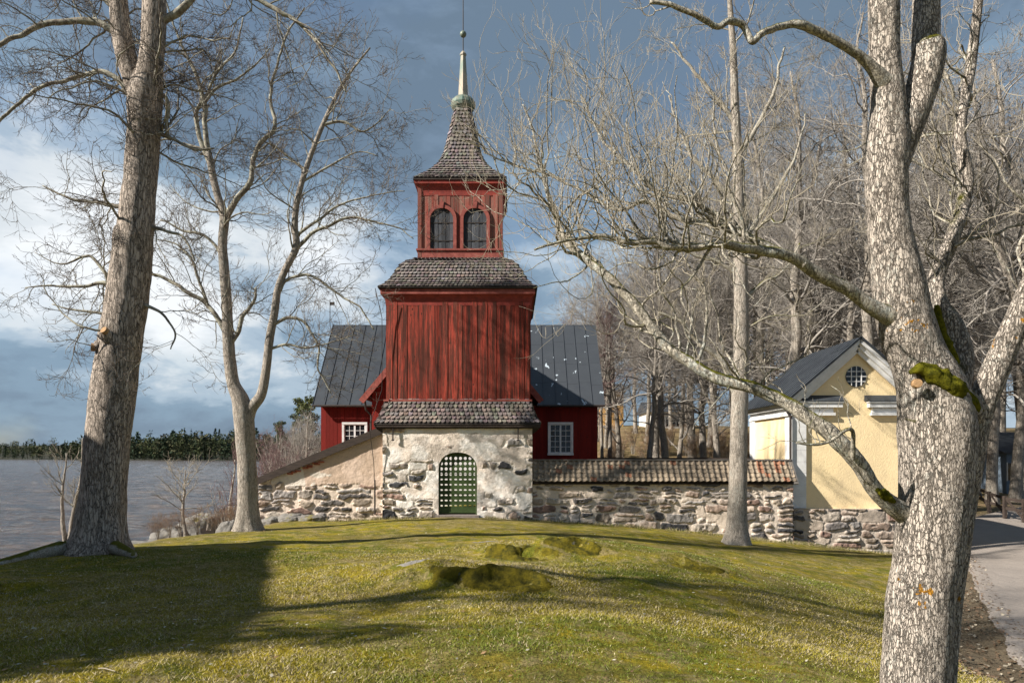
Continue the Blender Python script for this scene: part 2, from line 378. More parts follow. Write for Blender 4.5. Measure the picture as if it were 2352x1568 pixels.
    g = n.mix(n.ramp(n.noise(1.2, 8, .75, n.coord(loc=(8, 1, 0))), [(.60, 0.), (.70, .65)]), g, (.16, .12, .06))
    g = n.mix(n.ramp(fine, [(.35, 0.), (.7, 1.)]), n.mix(1., g, (.48, .47, .42), 'MULTIPLY'), n.mix(1., g, (1.5, 1.42, 1.3), 'MULTIPLY'))
    dry = n.attr('col'); sp = n.t.nodes.new('ShaderNodeSeparateColor'); n.set(sp.inputs[0], dry)
    wood = n.mix(n.ramp(n.noise(1.1, 7, .7), [(.4, 0.), (.6, 1.)]), (.27, .19, .11), (.14, .115, .05))
    g = n.mix(sp.outputs[0], g, wood)
    g = n.mix(sp.outputs[1], g, n.mix(n.noise(14, 6, .8), (.24, .19, .135), (.07, .055, .04)))
    M['lawn'] = n.done(g, .95, n.bump(n.noise(30, 6, .8, n.coord((1, .7, 1))), .03, 1, n.bump(n.noise(3.5, 5, .6), .10)), spec=.05)
    n = NT('grass_blade')
    M['blade'] = n.done(n.attr(), .8, spec=.15)
    n = NT('gravel_road')
    c = n.mix(n.noise(1.2, 7, .65), (.33, .285, .25), (.21, .18, .16))
    c = n.mix(n.ramp(n.noise(70, 4, .8), [(.4, 0.), (.65, .6)]), c, (.36, .33, .30))
    M['road'] = n.done(c, .95, n.bump(n.noise(60, 5, .8), .012, 1, n.bump(n.noise(4, 4), .03)), spec=.1)
    # lake
    n = NT('lake_water')
    w2 = n.noise(.75, 7, .72, n.coord((.42, 1.7, 1), rot=(0, 0, R(12))))
    c = n.mix(n.ramp(w2, [(.42, 0.), (.58, 1.)]), (.115, .078, .058), (.026, .022, .022))  # contrast of reflecting and dark wave faces put into the colour as streaks
    c = n.mix(n.ramp(n.noise(1.1, 9, .8, n.coord((.5, 2.0, 1), rot=(0, 0, R(10)), loc=(4, 3, 0))), [(.66, 0.), (.72, .5)]), c, (.4, .42, .44))
    b = n.bump(w2, .5, 1.); b = n.bump(n.noise(4, 5, .6, n.coord((.5, 1.5, 1))), .05, 1., b)
    M['water'] = n.done(c, .12, b, spec=.35)
    M['conifer'] = simple('conifer_needles', (.028, .042, .028), (.05, .062, .038), .15, .95, 0, attr=True, spec=.05)
    M['far_ground'] = simple('far_ground', (.02, .026, .016), (.035, .032, .02), .05, .95, 0)
    M['dry_bush'] = simple('dry_bush', (.30, .20, .13), (.19, .13, .085), 1.5, .95, 0, spec=.05)
    M['far_white'] = simple('far_white_wall', (.72, .70, .66), (.65, .63, .6), 1, .8, 0)
    M['far_ochre'] = simple('far_ochre_wall', (.62, .36, .12), (.55, .32, .1), 1, .8, 0)
    M['far_blue'] = simple('far_blue_wall', (.16, .21, .27), (.13, .17, .22), 1, .8, 0)
    M['heartwood'] = simple('cut_wood', (.45, .28, .14), (.28, .17, .09), 14, .85, .004)
mats()

# ------------------------------------------------------------------ terrain
CP = np.array([  # X, Y, metres below the eye
    (0, -6, 1.6), (0, 0, 1.65), (-8, 0, 1.6), (-14, 4, 1.8), (-3.6, 4.8, 1.62), (0, 4.8, 1.62), (2.2, 4.8, 1.72), (4.2, 5.4, 2.2), (5.2, 8.0, 2.55), (6.0, 4.5, 2.7),
    (6.6, 9.2, 3.0), (9.5, 11, 3.05), (9.5, 14.2, 3.1), (13.4, 20.3, 3.2), (17, 20, 3.2), (20, 30, 3.2), (26, 36, 3.1), (30, 50, 2.2),
    (-9, 8, 1.9), (-9, 12, 1.92), (-6, 9, 1.82), (-8.5, 14, 1.96), (-3, 10, 1.78), (0, 8, 1.76), (0, 11, 1.82), (-.5, 14, 1.94), (2.5, 10, 1.98), (4.4, 11, 2.25), (3.4, 13.5, 2.10),
    (7.2, 15, 2.75), (6.9, 21, 2.72), (9, 18, 2.98), (-7.75, 20, 2.17), (-4, 20, 2.08), (-1.9, 20, 2.03), (2.5, 19, 2.18), (-8.9, 24, 2.36), (-5, 24, 2.22), (-1.9, 24, 2.15), (.7, 24, 2.24), (5, 24, 2.62),
    (9.85, 24, 3.1), (13.4, 24, 3.48), (-2, 30, 2.2), (-9, 32, 2.9), (4, 30, 2.4), (8, 36, 2.2), (0, 45, 1.6), (10, 45, 1.3), (22, 48, 1.2), (0, 65, -.6), (20, 65, -.8), (-14, 65, 3.3),
    (0, 100, -3.2), (40, 95, -3.4), (-30, 100, 3.2), (70, 60, .5), (70, 20, 3)], float)
def _tps():
    n = len(CP); XY = CP[:, :2]; z = EYE-CP[:, 2]
    r = np.linalg.norm(XY[:, None]-XY[None], axis=-1); K = np.where(r > 0, r*r*np.log(r+1e-12), 0)+np.eye(n)*.6
    Pm = np.c_[np.ones(n), XY]; A = np.zeros((n+3, n+3)); A[:n, :n] = K; A[:n, n:] = Pm; A[n:, :n] = Pm.T
    return np.linalg.solve(A, np.r_[z, 0, 0, 0])
TW = _tps()
WATER = -3.0
def waterline(Y):
    return np.where(Y < 12, -13.2-(12-Y)*2.6, np.where(Y < 26, -13.2+(Y-12)*.12, -11.52-(Y-26)*.33))
def smooth01(t): t = np.clip(t, 0, 1); return t*t*(3-2*t)
def H(X, Y, bumps=True):
    X = np.asarray(X, float); Y = np.asarray(Y, float); sh = np.broadcast(X, Y).shape
    X = np.broadcast_to(X, sh).ravel(); Y = np.broadcast_to(Y, sh).ravel(); out = np.empty(len(X))
    Xc = np.clip(X, -34, 75); Yc = np.clip(Y, -8, 105)
    for i in range(0, len(X), 20000):
        q = np.stack([Xc[i:i+20000], Yc[i:i+20000]], -1); r = np.linalg.norm(q[:, None]-CP[None, :, :2], axis=-1)
        K = np.where(r > 0, r*r*np.log(r+1e-12), 0); n = len(CP)
        out[i:i+20000] = K@TW[:n]+TW[n]+q@TW[n+1:]
    far = smooth01((np.hypot(X, Y)-90)/200)
    out = out*(1-far)+far*(EYE+3.5+4*fbm(np.stack([X*.006, Y*.006, X*0], -1), 2))
    if bumps:
        near = np.clip(1.3-np.hypot(X, Y)/45, 0, 1)
        out = out+near*(.13*fbm(np.stack([X*.5, Y*.5, X*0+3], -1), 3)+.018*fbm(np.stack([X*2.6, Y*2.6, X*0+9], -1), 3))
        for cx, cy, a, sx, sy in ((-.5, 10.0, .20, 2.2, 1.3), (.9, 13.9, .20, 2.0, 1.3), (3.3, 13.2, .10, 1.5, .9), (1.2, 7.0, .05, 1.6, .7)):
            out = out+a*np.exp(-((X-cx)/sx)**2-((Y-cy)/sy)**2)
        for cx, cy, Ln, rot, a, B in LIPS:
            t = (X-cx)*cos(rot)+(Y-cy)*sin(rot); sN = (X-cx)*sin(rot)-(Y-cy)*cos(rot)+.12*np.sin(t*5+cx)+.05*np.sin(t*13)
            out = out+a*np.exp(-(t/Ln)**4)*np.exp(-(np.maximum(-sN, 0)/B)**2)*(1-smooth01((sN+.10)/.20))
    if bumps: rdv = road_dist(X, Y)+.25*fbm(np.stack([X*1.1, Y*1.1, X*0+1], -1), 4); out = out-.13*smooth01((.9-rdv)/.25)*smooth01((rdv+.1)/.7)
    s = X-waterline(Y); wob = .7*fbm(np.stack([X*.25, Y*.25, X*0], -1), 3)
    t = smooth01((s+wob*np.clip(s/2, 0, 1))/4.3)
    out = np.where(s > 4.3, out, np.where(s > 0, WATER-.12+(out-WATER+.12)*t, WATER-.12-np.clip(-s*.35, 0, 3)))
    return out.reshape(sh)
LIPS = [(-.35, 8.75, 1.15, -.20, .17, .9), (-.9, 9.3, .9, -.1, .05, .5), (.15, 12.5, .95, -.35, .17, .9), (1.15, 12.9, .75, -.3, .15, .8), (3.35, 12.3, .75, -.35, .13, .7), (-7.2, 9.2, .8, .2, .10, .5), (1.6, 9.3, .35, -.3, .06, .4)]
def Hs(x, y): return float(H(np.array([x]), np.array([y]))[0])

def graded(lo, a, b, hi, step, g=1.12):
    c = list(np.arange(a, b, step)); s = step; x = a
    left = []
    while x > lo: s *= g; x -= s; left.append(x)
    s = step; x = c[-1]; right = []
    while x < hi: s *= g; x += s; right.append(x)
    return np.array(left[::-1]+c+right)
def grid_mesh(xs, ys, z, colfn=None):
    nx, ny = len(xs), len(ys); X, Y = np.meshgrid(xs, ys); V = np.stack([X, Y, z], -1).reshape(-1, 3)
    i = np.arange(nx-1); j = np.arange(ny-1)[:, None]; a = (j*nx+i).ravel()
    return V, np.stack([a, a+1, a+nx+1, a+nx], -1)
RL = np.array([(4.5, 2), (6.0, 6.0), (7.5, 10.3), (10.2, 15), (13.6, 20.5), (17.6, 27), (23, 34), (32, 42)])   # left edge of the gravel road
def road_dist(X, Y):
    xe = np.interp(Y, RL[:, 1], RL[:, 0]); return np.where((Y > 2) & (Y < 42), (xe-X)*.8, 9.)
def make_ground():
    xs = graded(-900, -11, 15, 1800, .12); ys = graded(-60, 3, 26, 2600, .13)
    X, Y = np.meshgrid(xs, ys); Z = H(X, Y)
    V, Fc = grid_mesh(xs, ys, Z)
    wn = smooth01((Y-27)/6)*smooth01((X-2)/3+1)
    wn = np.maximum(smooth01((Y-33)/4), smooth01((X-17)/4)*.9)
    s = X-waterline(Y); bank = (1-smooth01((s-2.2)/2.6))*smooth01((Y-12)/3)
    # worn soil along the road and by the gate
    soil = np.exp(-((X+1.8)/1.6)**2-((Y-23.2)/.5)**2)*.8
    rdv = road_dist(X, Y)+.25*fbm(np.stack([X*1.1, Y*1.1, X*0+1], -1), 4); soil = np.maximum(soil, smooth01((.85-rdv)/.22)*.95)
    soil = np.maximum(soil, bank*.5)
    C = np.stack([np.maximum(wn, bank), soil, X*0], -1).reshape(-1, 3)
    m = MB(); m.add(V, Fc, C); o = m.build('ground', M['lawn'], smooth=True); tag(o, kind='structure')
def make_road():
    ys = np.arange(2, 42, .22); xl = np.interp(ys, RL[:, 1], RL[:, 0]); k = np.linspace(0, 1, 26)
    X = xl[:, None]+k[None]*(3.9+ys[:, None]*.03)+.12*fbm(np.stack([ys*1.5, ys*0, ys*0], -1), 2)[:, None]; Y = ys[:, None]+0*X
    Z = H(X, Y)+.035-.05*(k[None] > .99)-.05*(k[None] < .01)
    V = np.stack([X, Y, Z], -1).reshape(-1, 3); nx = 26; i = np.arange(nx-1); j = np.arange(len(ys)-1)[:, None]; a = (j*nx+i).ravel()
    o = MB().add(V, np.stack([a, a+1, a+nx+1, a+nx], -1)).build('road', M['road'], smooth=True); tag(o, kind='structure')
make_ground(); make_road()
def make_water():
    ys = 7*1.0125**np.arange(0, 490); u = np.linspace(-1.5, .45, 560); Y = ys[:, None]+0*u; X = u[None]*Y
    a = R(12); Xr = X*cos(a)+Y*sin(a); Yr = -X*sin(a)+Y*cos(a)
    Z = .12*fbm(np.stack([Xr*.22, Yr*.55, X*0], -1), 4, 3)+.03*fbm(np.stack([Xr*1.1, Yr*2.4, X*0+5], -1), 3, 8)
    Z = WATER+Z*2.6; nx = 560; i = np.arange(nx-1); j = np.arange(len(ys)-1)[:, None]; q = (j*nx+i).ravel()
    m = MB().add(np.stack([X, Y, Z], -1).reshape(-1, 3), np.stack([q, q+1, q+nx+1, q+nx], -1))
    m.add([(-4000, -200, WATER-.15), (600, -200, WATER-.15), (600, 3200, WATER-.15), (-4000, 3200, WATER-.15)], [(0, 1, 2, 3)])
    o = m.build('water', M['water'], smooth=True); tag(o, kind='structure')
    # far shore
    xs = np.linspace(-2600, 500, 120); ys = np.linspace(560, 2600, 60); X, Y = np.meshgrid(xs, ys)
    sh = 640+60*fbm(np.stack([X*.004, X*0, X*0], -1), 3)+np.clip((-250-X)*.35, 0, 500)
    Z = WATER-.4+smooth01((Y-sh)/50)*2+smooth01((Y-sh)/160)*(9+3*fbm(np.stack([X*.004, X*0, X*0+3], -1), 2))+smooth01((Y-sh)/900)*(16+10*fbm(np.stack([X*.002, Y*.002, X*0], -1), 2))
    V, Fc = grid_mesh(xs, ys, Z); o = MB().add(V, Fc).build('far_shore', M['far_ground'], smooth=True); tag(o, kind='structure')
make_water()

# ------------------------------------------------------------------ stonework
rng = np.random.default_rng(11)
PAL = 1.12*np.array([(.44, .38, .32), (.33, .30, .28), (.24, .22, .21), (.13, .125, .13), (.42, .29, .23), (.36, .24, .18), (.46, .40, .33), (.20, .17, .15), (.30, .26, .22), (.44, .36, .30)])
def stones(mb, x0, x1, z0f, z1f, yf, keep=None, proud=.035, rs=0, hr=(.16, .36), wr=(.22, .72), pal=PAL, axis='x', dark=1.0):
    """rubble stones on the wall face y = yf (or on x = yf when axis is 'y'), z0f/z1f give the bottom and top at x"""
    r = np.random.default_rng(rs); lo = min(z0f(x) for x in np.linspace(x0, x1, 9)); hi = max(z1f(x) for x in np.linspace(x0, x1, 9))
    z = lo-.05
    while z < hi:
        h = r.uniform(*hr); x = x0-r.uniform(0, .25)
        while x < x1:
            w = r.uniform(*wr)*(.8+.7*h/.36); hh = h*r.uniform(.72, 1.02)
            if w > .42 and r.random() < .28: hh *= .6
            xa, xb = max(x, x0+.01), min(x+w, x1-.01); cx = (xa+xb)/2; cz = z+h/2+r.uniform(-.05, .05)
            x += w+r.uniform(.015, .05)
            if xb-xa < .1: continue
            hz = hh/2; zb, zt = z0f(cx)-.1, z1f(cx)-.01
            if cz+hz > min(zt, z1f(xa), z1f(xb)) or cz-hz < zb-.2: continue
            if keep is not None and not keep(cx, cz, r): continue
            n = 16; th = np.arange(n)*2*pi/n+.2; p = r.uniform(2.8, 5.5)
            ex = np.sign(np.cos(th))*np.abs(np.cos(th))**(2/p); ez = np.sign(np.sin(th))*np.abs(np.sin(th))**(2/p)
            jit = 1+r.uniform(-.13, .06, n); sk = r.uniform(-.18, .18)
            ox = ex*(xb-xa)/2*jit; oz = ez*hz*jit+ox*sk
            pr = proud*r.uniform(.5, 1.5); tx, tz = r.uniform(-.05, .05, 2)
            V = []; 
            for f, d in ((1.0, -.05), (.95, pr*.55), (.78, pr), (.40, pr*1.1)):
                dd = d+(r.uniform(-.011, .011, n) if f < 1 else 0)+f*(ox*tx+oz*tz)
                V.append(np.stack([cx+ox*f, yf-dd, cz+oz*f], -1))
            V.append(np.array([[cx, yf-pr*1.1, cz]])); V = np.concatenate(V)
            if axis == 'y': V = V[:, [1, 0, 2]]
            q = []
            for k in range(3):
                for i in range(n): q.append((k*n+i, k*n+(i+1) % n, (k+1)*n+(i+1) % n, (k+1)*n+i))
            t = [(3*n+i, 3*n+(i+1) % n, 4*n) for i in range(n)]
            mb.add(V, [np.array(q), np.array(t)], pal[r.integers(len(pal))]*r.uniform(.8, 1.2)*dark)
        z += h+r.uniform(.0, .03)
def face(mb, x0, x1, zb, zt, y, amp, nx=None, nz=None, sc=1.6, seed=5, axis='x'):
    """bumpy wall face between zb(x) and zt(x)"""
    nx = nx or max(2, int((x1-x0)/.06)); nz = nz or 50
    xs = np.linspace(x0, x1, nx); t = np.linspace(0, 1, nz)[:, None]; b = np.array([zb(x) for x in xs]); u = np.array([zt(x) for x in xs])
    Z = b+(u-b)*t; X = xs+0*Z
    D = amp*fbm(np.stack([X*sc, Z*sc, X*0+seed], -1), 5, seed)
    V = np.stack([X, y-D, Z], -1)
    if axis == 'y': V = V[..., [1, 0, 2]]
    j = np.arange(nz-1)[:, None]; i = np.arange(nx-1); a = (j*nx+i).ravel()
    mb.add(V.reshape(-1, 3), np.stack([a, a+1, a+nx+1, a+nx], -1))
K = lambda c: (lambda x: c)
SPAL = np.array([(.42, .375, .335), (.33, .315, .305), (.24, .225, .22), (.07, .072, .08), (.31, .215, .18), (.50, .45, .39), (.36, .28, .23), (.11, .105, .105), (.46, .38, .32), (.33, .28, .23)])
class Rubble:
    def __init__(s, x0, x1, z0, z1, rs, hr=(.17, .36), wr=(.24, .78)):
        r = np.random.default_rng(rs); S = []; z = z0-.1
        while z < z1+.2:
            h = r.uniform(*hr); x = x0-r.uniform(0, .4)
            while x < x1+.3:
                w = r.uniform(*wr)*(.7+.9*h/hr[1])
                if r.random() < .3 and h > .22:   # two thin ones instead of one
                    S.append((x+w/2, z+h*.27, w/2, h*.27)); S.append((x+w/2+r.uniform(-.05, .05), z+h*.78, w/2, h*.22))
                else: S.append((x+w/2, z+h/2+r.uniform(-.05, .05), w/2, h/2*r.uniform(.85, 1.05)))
                x += w
            z += h
        s.S = np.array(S); n = len(S); s.rs = rs; s.col = SPAL[r.integers(0, len(SPAL), n)]*r.uniform(.75, 1.25, (n, 1)); s.rnd = r.random(n); s.pr = r.uniform(.3, 1.3, n); s.tx = r.normal(0, .10, n); s.tz = r.normal(0, .10, n)
    def ev(s, X, Z, expose, mortar, coat, coatamp=.05, edge=.013, proud=.055, dark=1.0):
        sh = X.shape; x, z = X.ravel(), Z.ravel(); q = np.stack([x*3.2, z*3.2, x*0+s.rs], -1)
        wx = x+.11*fbm(q, 5, s.rs); wz = z+.10*fbm(q+31, 5, s.rs+7); F1 = np.full(len(x), 9e9); F2 = F1.copy(); I = np.zeros(len(x), int)
        for i, (cx, cz, a, b) in enumerate(s.S):
            m = np.abs(wx-cx) < 1.3; m &= np.abs(wz-cz) < .8; k = np.nonzero(m)[0]
            if not len(k): continue
            d = ((np.abs(wx[k]-cx)/a)**3.4+(np.abs(wz[k]-cz)/b)**3.4)**(1/3.4)*min(a, b)-min(a, b)
            n1 = d < F1[k]; F2[k] = np.where(n1, F1[k], np.minimum(F2[k], d)); I[k] = np.where(n1, i, I[k]); F1[k] = np.minimum(F1[k], d)
        e = (F2-F1)/2; ed = edge*(.5+1.2*np.clip(.5+fbm(q*1.7+5, 3, s.rs+3), 0, 1)); cx = s.S[I, 0]; cz = s.S[I, 1]
        ex = (s.rnd[I] < expose(x, z, cx, cz)); cov = fbm(np.stack([x*4.3, z*4.3, x*0+s.rs+3], -1), 4, s.rs+5); t = smooth01((e-ed-.05*np.clip(cov, 0, 1))/.012)*ex*smooth01((.52-cov)/.06)
        hi = fbm(np.stack([x*9, z*9, x*0+I*.37], -1), 4, s.rs+11); lo = fbm(np.stack([x*1.5, z*1.5, x*0+s.rs], -1), 4, 9)
        dep = t*(proud*s.pr[I]*smooth01((e-ed)/.035)+.035*hi+s.tx[I]*(x-cx)*.5+s.tz[I]*(z-cz)*.5)+(1-t)*(coatamp*lo*.7+.012*hi-.022*ex)
        c = s.col[I]*(1+.6*hi[:, None]+.3*cov[:, None])*dark; cc = np.where(ex[:, None], np.array(mortar)[None]*(1+.18*hi[:, None]), np.array(coat)[None] if not callable(coat) else coat(x, z, hi, lo))
        return dep.reshape(sh), np.clip(c*t[:, None]+cc*(1-t[:, None]), .02, 1)
def rubble_face(mb, R_, x0, x1, zb, zt, y, step=.022, nz=None, axis='x', **kw):
    nx = max(3, int((x1-x0)/step)); xs = np.linspace(x0, x1, nx); b = np.array([zb(x) for x in xs]); u = np.array([zt(x) for x in xs]); nz = nz or max(3, int((u-b).max()/step))
    t = np.linspace(0, 1, nz)[:, None]; Z = b+(u-b)*t; X = xs+0*Z; D, C = R_.ev(X, Z, **kw); V = np.stack([X, y-D, Z], -1)
    if axis == 'y': V = np.stack([y-D, X, Z], -1)
    j = np.arange(nz-1)[:, None]; i = np.arange(nx-1); a = (j*nx+i).ravel(); mb.add(V.reshape(-1, 3), np.stack([a, a+1, a+nx+1, a+nx], -1), C)

# ------------------------------------------------------------------ shingled roofs
def shingle_faces(faces, roww, tw, rs=1, tint=(1, 1, 1), under=True):
    """faces: list of (L, Rr) with L, Rr arrays (n,3) of left and right edge points from top to eave"""
    r = np.random.default_rng(rs); mt = MB(); mu = MB()
    ou = np.array([(-.47, -.35), (.47, -.35), (.47, .60), (.36, .86), (0, 1.04), (-.36, .86), (-.47, .60)])
    allV = []; allC = []
    for L, Rr in faces:
        L = np.array(L); Rr = np.array(Rr); mid = (L+Rr)/2
        s = np.r_[0, np.cumsum(np.linalg.norm(np.diff(mid, axis=0), axis=1))]
        n = len(L); V = np.concatenate([L, Rr]); 
        mu.add(V, np.array([(i, i+1, n+i+1, n+i) for i in range(n-1)]))
        rows = np.arange(roww, s[-1]+roww*.5, roww)
        f = lambda a, t: np.array([np.interp(t, s, a[:, k]) for k in range(3)])
        for ri, t in enumerate(rows):
            t = min(t, s[-1]); l, q = f(L, t), f(Rr, t); l0, q0 = f(L, max(0, t-roww)), f(Rr, max(0, t-roww))
            wd = np.linalg.norm(q-l); m = max(1, int(round(wd/tw)))
            if wd < .02: continue
            ac = (q-l)/wd; dn = unit((l+q)/2-(l0+q0)/2); nr = unit(np.cross(dn, ac))
            if nr[2] < 0: nr = -nr
            off = .5 if ri % 2 else 0
            k = (np.arange(m+(0 if off else 0))+.5+off*.5-.25)/m
            k = k[(k > 0.01) & (k < .99)]
            if not len(k): k = np.array([.5])
            w = wd/m
            up = r.uniform(-.007, .007, len(k)); tl = r.uniform(.034, .052, len(k)); ww = w*r.uniform(.86, .94, len(k)); rot = r.normal(0, .02, len(k))
            base = l0[None]+(q0-l0)[None]*k[:, None]; end = l[None]+(q-l)[None]*k[:, None]
            for zoff in (0, 1):
                u = ou[None, :, 0]*ww[:, None]; v = ou[None, :, 1]
                Pp = base[:, None]+(end-base)[:, None]*v[..., None]+ac*(u+rot[:, None]*v*.2)[..., None]+dn*(up[:, None]*v)[..., None]
                Pp = Pp+nr*(.008+tl[:, None]*v+(0.0 if zoff else -.013))[..., None]
                if zoff == 0: bot = Pp
            V2 = np.concatenate([Pp, bot], 1); allV.append(V2)
            g = r.uniform(.72, 1.35, (len(k), 1))*np.array(tint)*(1+r.normal(0, .06, (len(k), 3)))
            allC.append(np.repeat(g, 14, 0))
    V = np.concatenate([a.reshape(-1, 14, 3) for a in allV]); C = np.concatenate(allC); B = len(V); o = (np.arange(B)*14)[:, None]
    top = o+np.arange(7)[None]; sd_ = np.concatenate([o+np.array([[i, 7+i, 7+(i+1) % 7, (i+1) % 7]]) for i in range(7)])
    mt.add(V.reshape(-1, 3), [top, sd_], C)
    return mt, mu
def ring_pts(cx, cy, hw, z, cut):
    c = hw*(1-cut)
    return np.array([(cx-c, cy-hw, z), (cx+c, cy-hw, z), (cx+hw, cy-c, z), (cx+hw, cy+c, z), (cx+c, cy+hw, z), (cx-c, cy+hw, z), (cx-hw, cy+c, z), (cx-hw, cy-c, z)])
def roof_from(profile, cx, cy, roww, tw, rs, tint=(1, 1, 1)):
    """profile top to eave: (hw, z, cut)"""
    rings = np.array([ring_pts(cx, cy, *p) for p in profile]); faces = []
    for k in range(8):
        a, b = rings[:, k], rings[:, (k+1) % 8]
        if np.max(np.linalg.norm(a-b, axis=1)) > .03: faces.append((a, b))
    return shingle_faces(faces, roww, tw, rs, tint)

# ------------------------------------------------------------------ vertical boards
def boards(mb, x0, x1, z0, z1, y, w=.17, rs=0, ax='x', out=-1, lap=.5, var=.35, zj=0, topf=None):
    """vertical boards on the plane y (ax 'x': runs along x; ax 'y': plane x=y value, runs along y); out = sign of the outward normal"""
    r = np.random.default_rng(rs); x = x0; i = 0
    while x < x1-.01:
        ww = min(w*r.uniform(.75, 1.25), x1-x); p = .022 if (i % 2 and r.random() < lap) else r.uniform(0, .012)
        c = np.array([1., 1, 1])*r.uniform(1-var, 1+var*.6)
        a, b = x+.003, x+ww-.003; zz = z0-(r.uniform(0, zj) if zj else 0); zt = z1
        if topf is not None: zt = min(topf(a), topf(b))
        q0, q1 = sorted((y, y+out*(.02+p)))
        if zt > zz+.02:
            if ax == 'x': mb.box(a, b, q0, q1, zz, zt, c)
            else: mb.box(q0, q1, a, b, zz, zt, c)
        x += ww; i += 1

# ------------------------------------------------------------------ the bell tower
TX, TY = -1.905, 26.62
def make_tower():
    T = thing('bell_tower', 'red wooden bell tower with shingled spire on a whitewashed stone gatehouse', 'bell tower', (TX, 24, -.5))
    x0, x1, yf, yb = TX-2.615, TX+2.615, 23.86, 29.25; zg, zt = -1.0, EYE+1.0
    gx0, gx1 = P(1008, 0, 24)[0], P(1096, 0, 24)[0]; gc = (gx0+gx1)/2; gw = (gx1-gx0)/2
    zs, za = EYE-.47, EYE+.10; zfl = EYE-2.08
    arch = lambda x: zs+(za-zs)*math.sqrt(max(0, 1-abs((x-gc)/gw)**2.3))
    RB = Rubble(x0, x1, zg, zt, 5, (.15, .36), (.2, .7))
    def expo(x, z, cx, cz):
        e = np.minimum(cx-x0, x1-cx); p = .06+.62*smooth01((EYE-1.15-cz)/.7)+.30*(e < .45)+.25*((cx < gc-gw-.3) & (cz < EYE-.15))
        return np.where((np.abs(x-gc) < gw+.20) & (z < za+.18), -1, p)
    def coatc(x, z, hi, lo):
        t = smooth01((fbm(np.stack([x*1.9, z*1.9, x*0+4], -1), 5, 2)+.12)/.35)[:, None]; g = smooth01((fbm(np.stack([x*1.3, z*2.2, x*0+8], -1), 4, 6)-.22)/.12)[:, None]
        c = np.array((.94, .91, .86))*(1-t)+np.array((.84, .75, .66))*t; return c*(1-g*.75)+np.array((.47, .42, .37))*g*.75
    kw = dict(expose=expo, mortar=(.86, .80, .72), coat=coatc, coatamp=.06)
    m = MB(); nzz = 160
    rubble_face(m, RB, x0, gx0, K(zg), K(zt), yf, nz=nzz, **kw); rubble_face(m, RB, gx1, x1, K(zg), K(zt), yf, nz=nzz, **kw); rubble_face(m, RB, gx0, gx1, arch, K(zt), yf, nz=90, **kw)
    m.build('plastered_face', M['masonry'], T, smooth=True)
    m = MB()
    # sides, back with an opening of its own
    m.box(x0, x0+.5, yf+.04, yb, zg, zt); m.box(x1-.5, x1, yf+.04, yb, zg, zt)
    m.box(x0+.5, gx0-.5, yb-.6, yb-.001, zg, zt); m.box(gx1+.5, x1-.5, yb-.6, yb-.001, zg, zt); m.box(gx0-.5, gx1+.5, yb-.6, yb-.002, zs+.9, zt)
    # reveal of the arch
    pts = [(gx0, zg)]+[(gc-gw*cos(a), arch(gc-gw*cos(a))) for a in np.linspace(0, pi, 25)]+[(gx1, zg)]
    V = []; 
    for x, z in pts:
        f = float(RB.ev(np.array([x]), np.array([z]), **kw)[0][0]); V += [(x, yf-f, z), (x*1+0, yf+.75, z)]
    m.add(V, np.array([(2*i, 2*i+1, 2*i+3, 2*i+2) for i in range(len(pts)-1)]))
    m.box(gx0-1.2, gx0-.001, yf+.5, yf+.75, zg, zt); m.box(gx1+.001, gx1+1.2, yf+.5, yf+.75, zg, zt)
    m.build('stone_base', M['plaster'], T)
    # worn threshold
    st = MB(); st.box(gx0-.08, gx1+.08, yf-.22, yf+.7, zfl-.3, zfl+.0, (.30, .26, .24)); st.build('doorstep', M['stone'], T)
    # green gate: boards pierced by holes
    g = MB(); gy = yf+.16; cw, ch = .168, .185; nr = 13; cols = 8
    g0 = gc-cols*cw/2; rr = .055
    a8 = np.arange(16)*2*pi/16
    sq = []
    for t in a8:
        k = max(abs(cos(t)), abs(sin(t))); sq.append((cos(t)/k, sin(t)/k))
    sq = np.array(sq)
    for i in range(cols):
        for j in range(nr):
            cx, cz = g0+(i+.5)*cw, zfl+.03+(j+.5)*ch
            if cz > za+.25: continue
            inn = abs(cx-gc)+rr+.02 < gw and cz+rr+.03 < arch(cx)
            O = np.stack([cx+sq[:, 0]*cw/2, sq[:, 0]*0+gy, cz+sq[:, 1]*ch/2], -1)
            fl = .55 if j < 7 else 1.05
            I = np.stack([cx+np.cos(a8)*rr, a8*0+gy, cz+np.sin(a8)*rr*fl], -1)
            if inn and j > 0:
                Vv = np.concatenate([O, I, O+[0, .045, 0], I+[0, .045, 0]]); q = []
                for k in range(16):
                    k2 = (k+1) % 16; q += [(k, k2, 16+k2, 16+k), (16+k, 16+k2, 48+k2, 48+k), (32+k, 48+k, 48+k2, 32+k2)]
                g.add(Vv, np.array(q))
            else: g.box(cx-cw/2, cx+cw/2, gy, gy+.045, cz-ch/2, cz+ch/2)
    G = g.build('gate', M['green'], T)
    fr = MB(); pts = [(gx0+.03, zfl)]+[(gc-(gw-.03)*cos(a), arch(gc-(gw-.03)*cos(a))-.03) for a in np.linspace(.12, pi-.12, 22)]+[(gx1-.03, zfl)]
    fr.tube([(x, gy-.015, z) for x, z in pts], .028, 6)
    for zz in (zfl+.1, zfl+.75, zfl+1.45): fr.box(gx0+.02, gx1-.02, gy-.02, gy-.003, zz-.035, zz-.005)
    fr.build('gate_frame', M['green'], G)
    # skirt roof
    pr = [(2.56, EYE+1.95, 0), (2.62, EYE+1.72, 0), (2.75, EYE+1.36, 0), (2.92, EYE+1.07, 0)]
    mt, mu = roof_from(pr, TX, TY, .150, .165, 3, (1.05, .98, .96))
    o = mt.build('shingle_roof', M['shingle'], T); mu.build('roof_boarding', M['underlay'], o)
    m = MB()
